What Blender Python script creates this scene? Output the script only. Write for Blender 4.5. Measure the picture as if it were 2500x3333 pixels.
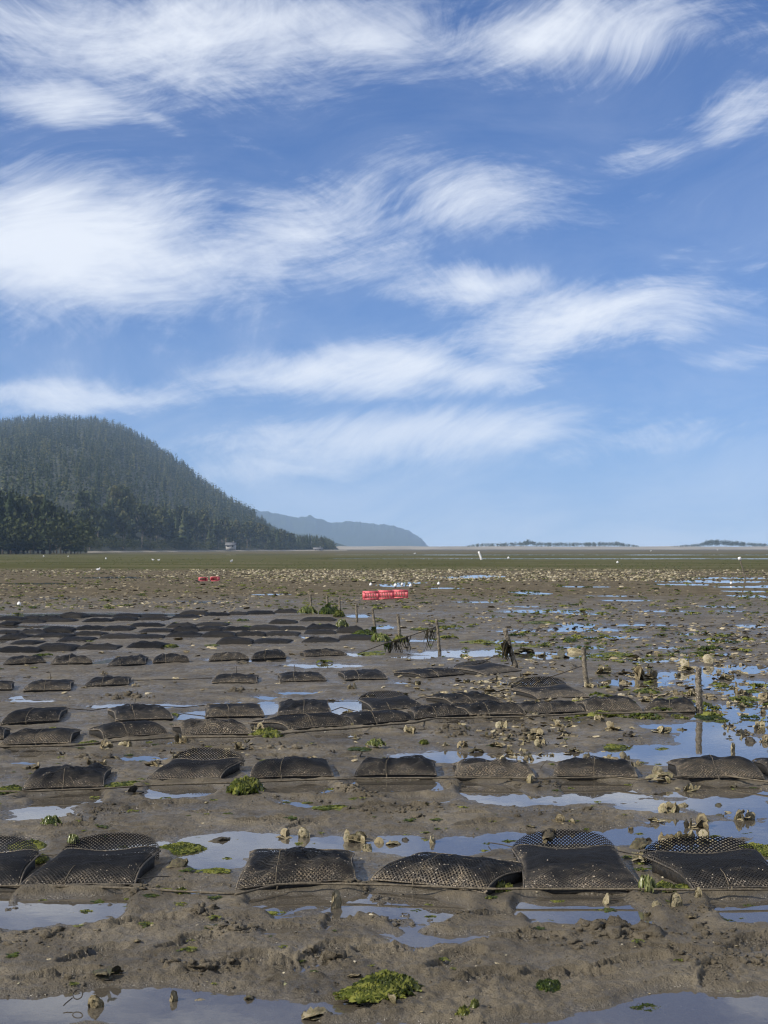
import bpy, math, random
import numpy as np
from mathutils import Vector, Matrix

sc = bpy.context.scene
for o in list(bpy.data.objects):
    bpy.data.objects.remove(o)
R = math.radians
random.seed(7)
rng = np.random.default_rng(11)

# ------------------------------------------------------------------ camera
EYE = 1.5                      # eye height over the flat, metres
FPX = 4814.0                   # focal length in pixels of the 2500 x 3333 photograph (about 52 mm)
PITCH = math.atan(118.5 / FPX)
cam = bpy.data.cameras.new('camera')
cam.sensor_fit = 'VERTICAL'; cam.sensor_height = 36.0; cam.sensor_width = 27.0
cam.lens = 36.0 * FPX / 3333.0
cam.clip_start = 0.05; cam.clip_end = 20000
cam.dof.use_dof = True; cam.dof.focus_distance = 8.5; cam.dof.aperture_fstop = 9.0
camo = bpy.data.objects.new('camera', cam)
sc.collection.objects.link(camo)
camo.location = (0, 0, EYE); camo.rotation_euler = (math.pi / 2 + PITCH, 0, 0)
sc.camera = camo

# ------------------------------------------------------------------ light
SUN_EL, SUN_AZ = R(37), R(-116)          # sun to the left and a little behind the camera
sun = bpy.data.lights.new('sun', 'SUN')
sun.energy = 5.0; sun.angle = R(0.5); sun.color = (1.0, 0.93, 0.82)
suno = bpy.data.objects.new('sun', sun)
sc.collection.objects.link(suno)
sdir = Vector((math.sin(SUN_AZ) * math.cos(SUN_EL), math.cos(SUN_AZ) * math.cos(SUN_EL), math.sin(SUN_EL)))
suno.rotation_euler = sdir.to_track_quat('Z', 'Y').to_euler()
suno.location = sdir * 50

sc.view_settings.view_transform = 'Standard'
sc.view_settings.look = 'None'
sc.view_settings.exposure = 0.2
sc.view_settings.gamma = 1.0
sc.view_settings.use_curve_mapping = False
sc.cycles.use_denoising = True; sc.cycles.filter_width = 1.05
sc.cycles.max_bounces = 6; sc.cycles.diffuse_bounces = 2; sc.cycles.glossy_bounces = 3
sc.cycles.transparent_max_bounces = 12
sc.cycles.volume_bounces = 1
sc.cycles.caustics_reflective = False
sc.cycles.caustics_refractive = False
sc.cycles.sample_clamp_indirect = 4.0

# ------------------------------------------------------------------ node helper
class NT:
    def __init__(s, tree):
        s.t = tree; s.n = tree.nodes; s.l = tree.links
    def node(s, typ, **kw):
        n = s.n.new(typ)
        for k, v in kw.items():
            setattr(n, k, v)
        return n
    def put(s, sock, v):
        if isinstance(v, bpy.types.NodeSocket):
            s.l.new(v, sock)
        elif v is not None:
            sock.default_value = v
    def m(s, op, a, b=None, c=None, clamp=False):
        n = s.n.new('ShaderNodeMath'); n.operation = op; n.use_clamp = clamp
        for i, v in enumerate((a, b, c)):
            if v is not None:
                s.put(n.inputs[i], v)
        return n.outputs[0]
    def comb(s, x, y, z=0.0):
        n = s.n.new('ShaderNodeCombineXYZ')
        for i, v in enumerate((x, y, z)):
            s.put(n.inputs[i], v)
        return n.outputs[0]
    def noise(s, vec, scale, detail=4, rough=0.55, dist=0.0, col=False):
        n = s.n.new('ShaderNodeTexNoise')
        if vec is not None:
            s.put(n.inputs['Vector'], vec)
        n.inputs['Scale'].default_value = scale; n.inputs['Detail'].default_value = detail
        n.inputs['Roughness'].default_value = rough; n.inputs['Distortion'].default_value = dist
        return n.outputs['Color' if col else 'Fac']
    def smooth(s, v, a, b, lo=0.0, hi=1.0):
        n = s.n.new('ShaderNodeMapRange'); n.interpolation_type = 'SMOOTHSTEP'
        s.put(n.inputs['Value'], v)
        n.inputs['From Min'].default_value = a; n.inputs['From Max'].default_value = b
        n.inputs['To Min'].default_value = lo; n.inputs['To Max'].default_value = hi
        return n.outputs['Result']
    def mix(s, f, a, b, blend='MIX'):
        n = s.n.new('ShaderNodeMix'); n.data_type = 'RGBA'; n.blend_type = blend
        s.put(n.inputs[0], f)
        for i, v in ((6, a), (7, b)):
            if isinstance(v, bpy.types.NodeSocket): s.l.new(v, n.inputs[i])
            else: n.inputs[i].default_value = (*v[:3], 1)
        return n.outputs[2]
    def ramp(s, f, stops):
        n = s.n.new('ShaderNodeValToRGB'); e = n.color_ramp.elements
        while len(e) < len(stops): e.new(0.5)
        for q, (p, c) in zip(e, stops):
            q.position = p; q.color = (*c, 1)
        s.put(n.inputs[0], f)
        return n.outputs[0]

def material(name):
    m = bpy.data.materials.new(name); m.use_nodes = True
    t = NT(m.node_tree)
    b = t.n.get('Principled BSDF')
    return m, t, b

# ------------------------------------------------------------------ sky with cirrus
world = bpy.data.worlds.new('World'); sc.world = world; world.use_nodes = True
w = NT(world.node_tree)
bg = w.n['Background']
sky = w.node('ShaderNodeTexSky', sky_type='NISHITA')
sky.sun_disc = False; sky.sun_elevation = SUN_EL; sky.sun_rotation = SUN_AZ
sky.altitude = 0; sky.air_density = 1.0; sky.dust_density = 0.0; sky.ozone_density = 5.0
tc = w.node('ShaderNodeTexCoord')
sep = w.node('ShaderNodeSeparateXYZ'); w.l.new(tc.outputs['Generated'], sep.inputs[0])
X, Y, Z = sep.outputs
# the lowest degrees of a clear model sky are yellow; this air is sampled a little higher up
vn = w.node('ShaderNodeVectorMath', operation='NORMALIZE')
w.l.new(w.comb(X, Y, w.m('ADD', w.m('ABSOLUTE', Z), 0.045)), vn.inputs[0])
w.l.new(vn.outputs[0], sky.inputs['Vector'])
az = w.m('ARCTAN2', X, Y)                        # bearing, 0 straight ahead
el = w.m('ARCTAN2', Z, w.m('SQRT', w.m('ADD', w.m('MULTIPLY', X, X), w.m('MULTIPLY', Y, Y))))
# a slow wobble bends the streaks
wob = w.noise(w.comb(w.m('MULTIPLY', az, 9.0), w.m('MULTIPLY', el, 16.0), 3.0), 1.0, 4, 0.55, 0.35, col=True)
wsep = w.node('ShaderNodeSeparateXYZ'); w.l.new(wob, wsep.inputs[0])
wx = w.m('MULTIPLY', w.m('SUBTRACT', wsep.outputs[0], 0.5), 0.11)
wy = w.m('MULTIPLY', w.m('SUBTRACT', wsep.outputs[1], 0.5), 0.045)
az2 = w.m('ADD', az, wx); el2 = w.m('ADD', el, wy)
def cloud_bank(px, py, rx, ry, tilt, amp):
    """an elongated bank of cirrus; centre and reach in photograph pixels turned into bearings"""
    a0 = math.atan((px - 1250) / FPX); e0 = math.atan((1785 - py) / FPX)
    ca, sa = math.cos(tilt), math.sin(tilt)
    da = w.m('SUBTRACT', az2, a0); de = w.m('SUBTRACT', el2, e0)
    p = w.m('ADD', w.m('MULTIPLY', da, ca * FPX / rx), w.m('MULTIPLY', de, sa * FPX / rx))
    q = w.m('ADD', w.m('MULTIPLY', da, -sa * FPX / ry), w.m('MULTIPLY', de, ca * FPX / ry))
    d2 = w.m('ADD', w.m('MULTIPLY', p, p), w.m('MULTIPLY', q, q))
    return w.m('MULTIPLY', w.m('EXPONENT', w.m('MULTIPLY', d2, -1.0)), amp)
BANKS = [  # px, py, rx, ry, tilt, strength
    (700, 120, 1100, 190, 0.02, 1.0), (1900, 90, 750, 150, 0.05, .85), (1150, 270, 400, 110, 0.0, .55),
    (120, 350, 330, 90, 0.05, .85), (480, 400, 150, 50, -0.3, .45),
    (250, 830, 700, 260, -0.05, 1.15), (900, 780, 700, 200, 0.22, .95), (1500, 640, 500, 150, 0.10, .85),
    (1900, 690, 350, 90, 0.2, .5), (850, 455, 220, 40, 0.05, .35),
    (2080, 520, 200, 55, 0.15, .6), (2460, 370, 200, 110, 0.3, .7), (2400, 480, 150, 60, 0.2, .5),
    (1500, 960, 330, 100, -0.02, 1.0), (1950, 1060, 620, 130, 0.18, 1.0), (1250, 1210, 650, 110, 0.03, 1.08),
    (2400, 1180, 300, 60, 0.12, .6), (250, 1290, 420, 75, 0.05, 1.0), (1350, 1430, 800, 110, 0.08, .95),
    (2050, 1450, 500, 80, 0.15, .7), (1000, 1520, 600, 60, 0.05, .75), (2200, 860, 250, 30, 0.35, .35),
]
cov = None
for b_ in BANKS:
    c_ = cloud_bank(*b_)
    cov = c_ if cov is None else w.m('MAXIMUM', cov, c_)
# the rest of the dome carries the same kind of cirrus
dome = w.noise(w.comb(w.m('MULTIPLY', az, 2.2), w.m('MULTIPLY', el, 6.0), 9.0), 1.0, 3, 0.5)
dome = w.smooth(dome, 0.34, 0.56, 0.0, 1.0)
aside = w.smooth(w.m('MAXIMUM', w.m('ABSOLUTE', az), w.m('MULTIPLY', el, 0.75)), 0.29, 0.42)
cov = w.m('MAXIMUM', cov, w.m('MULTIPLY', dome, aside))
# fibres bend only slowly, so that they read as combed by the wind
wob2 = w.noise(w.comb(w.m('MULTIPLY', az, 5.0), w.m('MULTIPLY', el, 9.0), 8.0), 1.0, 1, 0.4, 0.0, col=True)
w2 = w.node('ShaderNodeSeparateXYZ'); w.l.new(wob2, w2.inputs[0])
az3 = w.m('ADD', az, w.m('MULTIPLY', w.m('SUBTRACT', w2.outputs[0], 0.5), 0.16)); el3 = w.m('ADD', el, w.m('MULTIPLY', w.m('SUBTRACT', w2.outputs[1], 0.5), 0.14))
def fibre(tilt, fx, fy, z, detail, rough):
    c_, s_ = math.cos(tilt), math.sin(tilt)
    p = w.m('ADD', w.m('MULTIPLY', az3, c_), w.m('MULTIPLY', el3, s_)); q = w.m('SUBTRACT', w.m('MULTIPLY', el3, c_), w.m('MULTIPLY', az3, s_))
    return w.noise(w.comb(w.m('MULTIPLY', p, fx), w.m('MULTIPLY', q, fy), z), 1.0, detail, rough, 0.0)
n1 = fibre(0.14, 9.0, 27.0, 1.0, 9, 0.63)
n2 = fibre(0.20, 22.0, 200.0, 5.0, 7, 0.70)
n4 = fibre(-0.45, 40.0, 170.0, 7.0, 7, 0.72)
n5 = fibre(0.62, 44.0, 180.0, 4.0, 7, 0.72)
n3 = w.noise(w.comb(w.m('MULTIPLY', az, 6.0), w.m('MULTIPLY', el, 12.0), 2.0), 1.0, 2, 0.5, 0.0)
pick = w.smooth(w.noise(w.comb(w.m('MULTIPLY', az, 14.0), w.m('MULTIPLY', el, 24.0), 6.0), 1.0, 2, 0.5), 0.40, 0.60)
cross = w.m('ADD', w.m('MULTIPLY', n4, pick), w.m('MULTIPLY', n5, w.m('SUBTRACT', 1.0, pick)))
fib = w.m('ADD', w.m('MULTIPLY', w.m('SUBTRACT', n2, 0.5), 1.1), w.m('MULTIPLY', w.m('SUBTRACT', cross, 0.5), 1.2))
dens = w.m('ADD', cov, w.m('MULTIPLY', w.m('SUBTRACT', n1, 0.5), 1.15))
dens = w.m('ADD', dens, w.m('MULTIPLY', w.m('SUBTRACT', n3, 0.5), 0.5))
# thin edges break up into fibres, thick cores stay soft
dens = w.m('ADD', dens, w.m('MULTIPLY', fib, w.smooth(dens, 0.2, 1.1, 0.62, 0.25)))
dens = w.m('MULTIPLY', w.smooth(dens, 0.27, 1.28), 0.94)
# a thin veil everywhere, seen through more of it towards the horizon
path = w.m('DIVIDE', 0.029, w.m('ADD', w.m('ABSOLUTE', el), 0.030))
veil = w.m('MULTIPLY', w.m('ADD', w.smooth(n1, 0.25, 0.8), 0.55), path)
veil = w.m('SUBTRACT', 1.0, w.m('EXPONENT', w.m('MULTIPLY', veil, -1.0)))
dens = w.m('SUBTRACT', 1.0, w.m('MULTIPLY', w.m('SUBTRACT', 1.0, dens), w.m('SUBTRACT', 1.0, veil)))
tinted = w.mix(1.0, sky.outputs[0], (0.24, 0.67, 1.16), 'MULTIPLY')
mixc = w.mix(dens, tinted, (10.4, 10.9, 11.7))
w.l.new(mixc, bg.inputs['Color'])
bg.inputs['Strength'].default_value = 0.078

# ------------------------------------------------------------------ pixels to places
CP, SP = math.cos(PITCH), math.sin(PITCH)
def ray(px, py):
    r = (px - 1250.0) / FPX; u = (1666.5 - py) / FPX
    return r, CP - u * SP, SP + u * CP
def G(px, py, z=0.0):
    """the point on the level z seen at a photograph pixel"""
    r, y, zz = ray(px, py)
    t = (z - EYE) / zz
    return np.array((r * t, y * t, z))
def At(px, py, dist):
    """the point at a distance ahead seen at a photograph pixel"""
    r, y, zz = ray(px, py)
    t = dist / y
    return np.array((r * t, dist, EYE + zz * t))

# ------------------------------------------------------------------ numpy noise
_perm = np.random.default_rng(5).permutation(4096).astype(np.int64)
def _hash(ix, iy, seed):
    return _perm[(_perm[(ix + seed * 131) & 4095] + iy) & 4095]
def perlin(x, y, seed=0):
    x = np.asarray(x, float); y = np.asarray(y, float)
    ix = np.floor(x).astype(np.int64); iy = np.floor(y).astype(np.int64)
    fx = x - ix; fy = y - iy
    ux = fx * fx * fx * (fx * (fx * 6 - 15) + 10); uy = fy * fy * fy * (fy * (fy * 6 - 15) + 10)
    def g(dx, dy):
        a = _hash(ix + dx, iy + dy, seed) * (2 * math.pi / 4096)
        return np.cos(a) * (fx - dx) + np.sin(a) * (fy - dy)
    a = g(0, 0); b = g(1, 0); c = g(0, 1); d = g(1, 1)
    return 1.5 * ((a + (b - a) * ux) * (1 - uy) + (c + (d - c) * ux) * uy)
def fbm(x, y, oct=4, seed=0, gain=0.5):
    s = 0; a = 1.0; t = 0
    for i in range(oct):
        s = s + a * perlin(x, y, seed + i * 7); t += a
        x = np.asarray(x) * 2.03 + 13.7; y = np.asarray(y) * 2.03 - 7.1; a *= gain
    return s / t
def sstep(v, a, b):
    t = np.clip((v - a) / (b - a), 0, 1)
    return t * t * (3 - 2 * t)

# ------------------------------------------------------------------ mesh and object helpers
def mesh_np(name, V, quads=None, tris=None, mat=None, smooth=True, attrs=None):
    me = bpy.data.meshes.new(name)
    V = np.asarray(V, np.float32).reshape(-1, 3)
    nq = 0 if quads is None else len(quads); nt = 0 if tris is None else len(tris)
    loops = []
    if nq: loops.append(np.asarray(quads, np.int32).ravel())
    if nt: loops.append(np.asarray(tris, np.int32).ravel())
    loops = np.concatenate(loops)
    starts = np.concatenate([np.arange(nq) * 4, nq * 4 + np.arange(nt) * 3]).astype(np.int32)
    me.vertices.add(len(V)); me.vertices.foreach_set('co', V.ravel())
    me.loops.add(len(loops)); me.loops.foreach_set('vertex_index', loops)
    me.polygons.add(nq + nt); me.polygons.foreach_set('loop_start', starts)
    if smooth:
        me.polygons.foreach_set('use_smooth', np.ones(nq + nt, bool))
    me.update(calc_edges=True)
    if attrs:
        for k, v in attrs.items():
            a = me.attributes.new(k, 'FLOAT', 'POINT'); a.data.foreach_set('value', np.asarray(v, np.float32))
    if mat: me.materials.append(mat)
    return me
def link(name, me, loc=(0, 0, 0), parent=None, label=None, cat=None, group=None, kind=None, rz=0.0, scale=None):
    o = bpy.data.objects.new(name, me); sc.collection.objects.link(o)
    o.location = [float(q) for q in loc]; o.rotation_euler = (0, 0, float(rz))
    if scale is not None:
        o.scale = (scale,) * 3 if isinstance(scale, (int, float)) else scale
    if parent is not None: o.parent = parent
    if label: o['label'] = label
    if cat: o['category'] = cat
    if group: o['group'] = group
    if kind: o['kind'] = kind
    return o
class MB:
    """collects shapes for one mesh"""
    def __init__(s): s.V = []; s.Q = []; s.T = []; s.n = 0
    def add(s, V, Q=None, T=None):
        V = np.asarray(V, float).reshape(-1, 3)
        if Q is not None and len(Q): s.Q.append(np.asarray(Q) + s.n)
        if T is not None and len(T): s.T.append(np.asarray(T) + s.n)
        s.V.append(V); s.n += len(V)
    def box(s, lo, hi):
        x0, y0, z0 = lo; x1, y1, z1 = hi
        V = [(x0,y0,z0),(x1,y0,z0),(x1,y1,z0),(x0,y1,z0),(x0,y0,z1),(x1,y0,z1),(x1,y1,z1),(x0,y1,z1)]
        s.add(V, [(0,3,2,1),(4,5,6,7),(0,1,5,4),(1,2,6,5),(2,3,7,6),(3,0,4,7)])
    def tube(s, P, r, k=6, cap=True):
        P = np.asarray(P, float); n = len(P)
        r = np.broadcast_to(np.asarray(r, float), (n,))
        T = np.gradient(P, axis=0); T /= np.linalg.norm(T, axis=1)[:, None] + 1e-9
        ref = np.array((0, 0, 1.0)) if abs(T[:, 2]).mean() < 0.8 else np.array((1.0, 0, 0))
        A = np.cross(T, ref); A /= np.linalg.norm(A, axis=1)[:, None] + 1e-9
        B = np.cross(A, T)
        th = np.arange(k) * 2 * math.pi / k
        V = P[:, None, :] + r[:, None, None] * (A[:, None, :] * np.cos(th)[None, :, None] + B[:, None, :] * np.sin(th)[None, :, None])
        i = np.arange(n - 1)[:, None] * k; j = np.arange(k)[None, :]; j2 = (j + 1) % k
        Q = np.stack([i + j, i + j2, i + k + j2, i + k + j], -1).reshape(-1, 4)
        V = V.reshape(-1, 3); Tt = []
        if cap:
            V = np.vstack([V, P[0], P[-1]]); c0 = n * k; c1 = c0 + 1
            for q in range(k):
                Tt.append((c0, (q + 1) % k, q)); Tt.append((c1, (n - 1) * k + q, (n - 1) * k + (q + 1) % k))
        s.add(V, Q, Tt)
    def mesh(s, name, mat, smooth=True, attrs=None):
        return mesh_np(name, np.vstack(s.V), np.vstack(s.Q) if s.Q else None, np.vstack(s.T) if s.T else None, mat, smooth, attrs)
def grid_faces(nr, nc):
    i = np.arange(nr - 1)[:, None] * nc; j = np.arange(nc - 1)[None, :]
    return np.stack([i + j, i + j + 1, i + nc + j + 1, i + nc + j], -1).reshape(-1, 4)
def ordinal(k):
    return ['first', 'second', 'third', 'fourth', 'fifth', 'sixth', 'seventh', 'eighth', 'ninth', 'tenth', 'eleventh', 'twelfth', 'thirteenth'][k]
# ------------------------------------------------------------------ materials of the setting
def mud_material(name, far=True):
    m, t, b = material(name)
    geo = t.node('ShaderNodeNewGeometry'); pos = geo.outputs['Position']
    sp = t.node('ShaderNodeSeparateXYZ'); t.l.new(pos, sp.inputs[0])
    big = t.noise(pos, 1.7, 7, 0.66); mid = t.noise(pos, 9.0, 5, 0.65); fine = t.noise(pos, 75.0, 4, 0.7)
    c = t.ramp(big, [(0.32, (0.062, 0.052, 0.036)), (0.50, (0.114, 0.096, 0.067)), (0.68, (0.182, 0.155, 0.110))])
    c = t.mix(t.smooth(mid, 0.45, 0.75, 0, 0.55), c, (0.086, 0.075, 0.060))
    c = t.mix(t.smooth(fine, 0.55, 0.75, 0, 0.35), c, (0.19, 0.165, 0.135))
    wet = t.smooth(t.m('ADD', sp.outputs[2], t.m('MULTIPLY', t.m('SUBTRACT', mid, 0.5), 0.012)), -0.002, 0.024, 1.0, 0.0)
    c = t.mix(t.m('MULTIPLY', wet, 0.6), c, (0.078, 0.065, 0.045))
    if far:   # eelgrass and algae cover on the outer flat, bare sand bars between
        n = t.noise(t.comb(t.m('MULTIPLY', sp.outputs[0], 0.008), t.m('MULTIPLY', sp.outputs[1], 0.03)), 1.0, 5, 0.6)
        yy = t.m('ADD', sp.outputs[1], t.m('MULTIPLY', t.m('SUBTRACT', n, 0.5), 90.0))
        g1 = t.m('MULTIPLY', t.smooth(yy, 88, 118), t.smooth(yy, 300, 520, 1.0, 0.35))
        patch = t.noise(t.comb(t.m('MULTIPLY', sp.outputs[0], 0.05), t.m('MULTIPLY', sp.outputs[1], 0.10), 4.0), 1.0, 4, 0.6)
        gc = t.ramp(patch, [(0.3, (0.054, 0.055, 0.024)), (0.5, (0.082, 0.082, 0.038)), (0.72, (0.132, 0.116, 0.076))])
        c = t.mix(g1, c, gc)
    t.l.new(c, b.inputs['Base Color'])
    ro = t.m('ADD', t.m('MULTIPLY', t.noise(pos, 16.0, 4, 0.65), 0.95), 0.02)
    ro = t.m('SUBTRACT', ro, t.m('MULTIPLY', wet, 0.34))
    t.l.new(ro, b.inputs['Roughness'])
    sv = t.m('ADD', t.m('MULTIPLY', wet, 0.42), 0.10)
    if far: sv = t.m('MULTIPLY', sv, t.smooth(sp.outputs[1], 5, 48, 1.0, 0.0))
    t.l.new(sv, b.inputs['Specular IOR Level'])
    # grain and worm casts
    v = t.node('ShaderNodeTexVoronoi', feature='F1'); t.put(v.inputs['Vector'], pos); v.inputs['Scale'].default_value = 42
    casts = t.smooth(v.outputs['Distance'], 0.0, 0.5, 1.0, 0.0)
    gate = t.smooth(t.noise(pos, 2.3, 3, 0.5), 0.52, 0.66)
    hgt = t.m('ADD', t.m('MULTIPLY', fine, 0.5), t.m('MULTIPLY', t.noise(pos, 22.0, 6, 0.72), 1.3))
    hgt = t.m('ADD', hgt, t.m('MULTIPLY', t.m('MULTIPLY', casts, gate), 0.55))
    hgt = t.m('ADD', hgt, t.m('MULTIPLY', t.noise(pos, 190.0, 2, 0.6), 0.22))
    bp = t.node('ShaderNodeBump'); bp.inputs['Strength'].default_value = 1.0; bp.inputs['Distance'].default_value = 0.016
    t.l.new(hgt, bp.inputs['Height']); t.l.new(bp.outputs[0], b.inputs['Normal'])
    return m
M_mud = mud_material('wet_mud')
def plain(name, c1, c2, scale=12, rough=0.6, bump=0.0, bscale=40, spec=0.4, trans=None):
    m, t, b = material(name)
    tcn = t.node('ShaderNodeTexCoord')
    n = t.noise(tcn.outputs['Object'], scale, 5, 0.6)
    c = t.mix(t.smooth(n, 0.35, 0.65), c1, c2)
    t.l.new(c, b.inputs['Base Color'])
    b.inputs['Roughness'].default_value = rough; b.inputs['Specular IOR Level'].default_value = spec
    if bump:
        bp = t.node('ShaderNodeBump'); bp.inputs['Distance'].default_value = bump
        t.l.new(t.noise(tcn.outputs['Object'], bscale, 4, 0.6), bp.inputs['Height']); t.l.new(bp.outputs[0], b.inputs['Normal'])
    return m
def water_material():
    m, t, b = material('standing_water'); t.n.remove(b)
    out = t.n['Material Output']
    geo = t.node('ShaderNodeNewGeometry')
    fr = t.node('ShaderNodeFresnel'); fr.inputs['IOR'].default_value = 1.8
    gl = t.node('ShaderNodeBsdfGlossy'); gl.inputs['Roughness'].default_value = 0.012
    gl.inputs['Color'].default_value = (0.97, 0.98, 1, 1)
    tr = t.node('ShaderNodeBsdfTransparent'); tr.inputs['Color'].default_value = (0.95, 0.93, 0.87, 1)
    bp = t.node('ShaderNodeBump'); bp.inputs['Strength'].default_value = 0.06; bp.inputs['Distance'].default_value = 0.004
    t.l.new(t.noise(geo.outputs['Position'], 7.0, 3, 0.5), bp.inputs['Height'])
    t.l.new(bp.outputs[0], gl.inputs['Normal']); t.l.new(bp.outputs[0], fr.inputs['Normal'])
    silt = t.node('ShaderNodeBsdfDiffuse'); silt.inputs['Color'].default_value = (0.165, 0.142, 0.108, 1)
    body = t.node('ShaderNodeMixShader'); body.inputs[0].default_value = 0.44
    t.l.new(tr.outputs[0], body.inputs[1]); t.l.new(silt.outputs[0], body.inputs[2])
    mx = t.node('ShaderNodeMixShader')
    t.l.new(fr.outputs[0], mx.inputs[0]); t.l.new(body.outputs[0], mx.inputs[1]); t.l.new(gl.outputs[0], mx.inputs[2])
    t.l.new(mx.outputs[0], out.inputs['Surface'])
    return m
M_water = water_material()

# ------------------------------------------------------------------ layout of the bags (photograph pixels: front-left, front-right, back-right, back-left)
# rows of (corners, state) ; state 'o' mouth open, 'c' closed, 'd' dried grey
ROWS = {
 1: [((-230,2890),(65,2893),(118,2785),(-170,2785),'o',2748), ((60,2900),(440,2890),(515,2775),(190,2780),'o',2738),
     ((766,2912),(1161,2882),(1156,2777),(813,2752),'c',0), ((1205,2880),(1580,2925),(1690,2832),(1330,2772),'c',0),
     ((1703,2909),(2096,2912),(2007,2763),(1665,2760),'o',2718), ((2259,2909),(2580,2902),(2500,2795),(2091,2787),'o',2752)],
 2: [((72,2583),(338,2570),(366,2486),(123,2491),'c',0), ((474,2547),(717,2542),(784,2480),(550,2480),'o',2450),
     ((813,2547),(1087,2537),(1069,2464),(823,2481),'c',0), ((1153,2537),(1422,2534),(1420,2468),(1176,2468),'c',0),
     ((1481,2539),(1744,2543),(1722,2476),(1471,2471),'c',0), ((1801,2538),(2077,2540),(2053,2470),(1803,2468),'c',0),
     ((2205,2546),(2490,2548),(2425,2457),(2170,2473),'c',0), ((2505,2535),(2700,2535),(2650,2470),(2452,2470),'c',0)],
 3: [((-220,2425),(12,2415),(20,2385),(-190,2390),'c',0), ((0,2434),(230,2429),(264,2371),(56,2388),'c',0), ((338,2414),(551,2398),(512,2362),(289,2371),'c',0),
     ((594,2403),(820,2398),(800,2364),(561,2361),'c',0), ((943,2384),(1148,2370),(1110,2335),(823,2350),'c',0),
     ((1153,2369),(1348,2352),(1330,2325),(1112,2333),'c',0), ((1350,2348),(1525,2334),(1466,2307),(1333,2315),'c',0),
     ((1530,2335),(1714,2334),(1665,2302),(1475,2304),'c',0), ((1717,2332),(1905,2323),(1865,2284),(1676,2305),'d',0),
     ((1909,2324),(2092,2323),(2034,2280),(1866,2283),'c',0), ((2096,2321),(2266,2320),(2252,2264),(2115,2275),'c',0)],
 4: [((2,2368),(192,2352),(223,2302),(67,2304),'c',0), ((376,2355),(566,2347),(528,2297),(348,2304),'d',0),
     ((668,2342),(861,2340),(846,2286),(666,2294),'c',0), ((902,2337),(1079,2329),(1069,2279),(905,2281),'d',0),
     ((1215,2322),(1379,2306),(1343,2276),(1166,2281),'o',2260), ((1476,2304),(1640,2294),(1512,2253),(1384,2263),'c',0),
     ((1752,2280),(1920,2274),(1833,2226),(1662,2245),'o',2206)],
 5: [((-120,2256),(40,2250),(48,2220),(-100,2220),'c',0), ((74,2256),(230,2251),(243,2210),(100,2218),'c',0), ((274,2241),(420,2233),(428,2200),(295,2208),'c',0),
     ((689,2228),(838,2228),(843,2193),(702,2195),'c',0), ((910,2225),(1064,2220),(1041,2185),(902,2188),'c',0),
     ((1123,2218),(1264,2215),(1225,2175),(1092,2177),'d',0), ((1379,2212),(1512,2200),(1425,2172),(1279,2185),'c',0),
     ((1579,2202),(1698,2186),(1600,2161),(1476,2177),'o',2158)],
 6: [((10,2169),(151,2161),(140,2143),(31,2141),'c',0), ((164,2169),(302,2164),(282,2141),(179,2139),'c',0), ((348,2174),(474,2166),(484,2136),(389,2136),'d',0),
     ((497,2161),(617,2159),(610,2141),(500,2144),'c',0), ((679,2156),(812,2151),(789,2134),(687,2134),'c',0),
     ((817,2151),(933,2146),(918,2123),(828,2129),'c',0), ((990,2141),(1130,2136),(1112,2121),(979,2123),'c',0)],
}
FAR_ROWS = {  # left px, right px, front px-y, visible top px-y
 7: [(-30,118,2128,2108),(120,228,2123,2092),(38,112,2102,2085),(251,369,2118,2092),(195,284,2092,2070),(418,525,2113,2087),(712,812,2100,2076),(831,938,2097,2075),(990,1095,2095,2075),(1107,1210,2087,2068)],
 8: [(0,77,2082,2067),(113,215,2079,2062),(233,325,2072,2053),(330,425,2082,2066),(428,522,2082,2063),(543,643,2077,2062),(661,756,2077,2057),(763,860,2074,2055),(867,966,2072,2056),(995,1087,2067,2055),(1095,1180,2064,2038)],
 9: [(-20,52,2066,2050),(56,133,2064,2050),(138,225,2059,2047),(241,330,2054,2042),(335,420,2056,2037),(461,555,2061,2048),(560,640,2058,2042),(645,717,2056,2040),(722,805,2056,2041),(814,903,2054,2040),(908,992,2054,2037),(1000,1092,2051,2036)],
 10: [(0,46,2036,2021),(59,133,2031,2015),(151,230,2028,2013),(271,353,2028,2015),(361,435,2023,2008),(425,520,2044,2028),(543,625,2046,2030),(640,730,2041,2028),(446,543,2020,2005),(882,959,2033,2014),(987,1087,2025,2003)],
 11: [(-10,67,2019,2000),(72,123,2015,2005),(128,190,2018,2006),(195,266,2015,1994),(268,353,2010,1996),(369,448,2010,1992),(453,530,2008,1993),(558,640,2014,2003),(590,663,2001,1989),(665,738,2007,1991),(743,800,2004,1990),(802,887,2001,1988),(895,964,1997,1989)],
}
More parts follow.
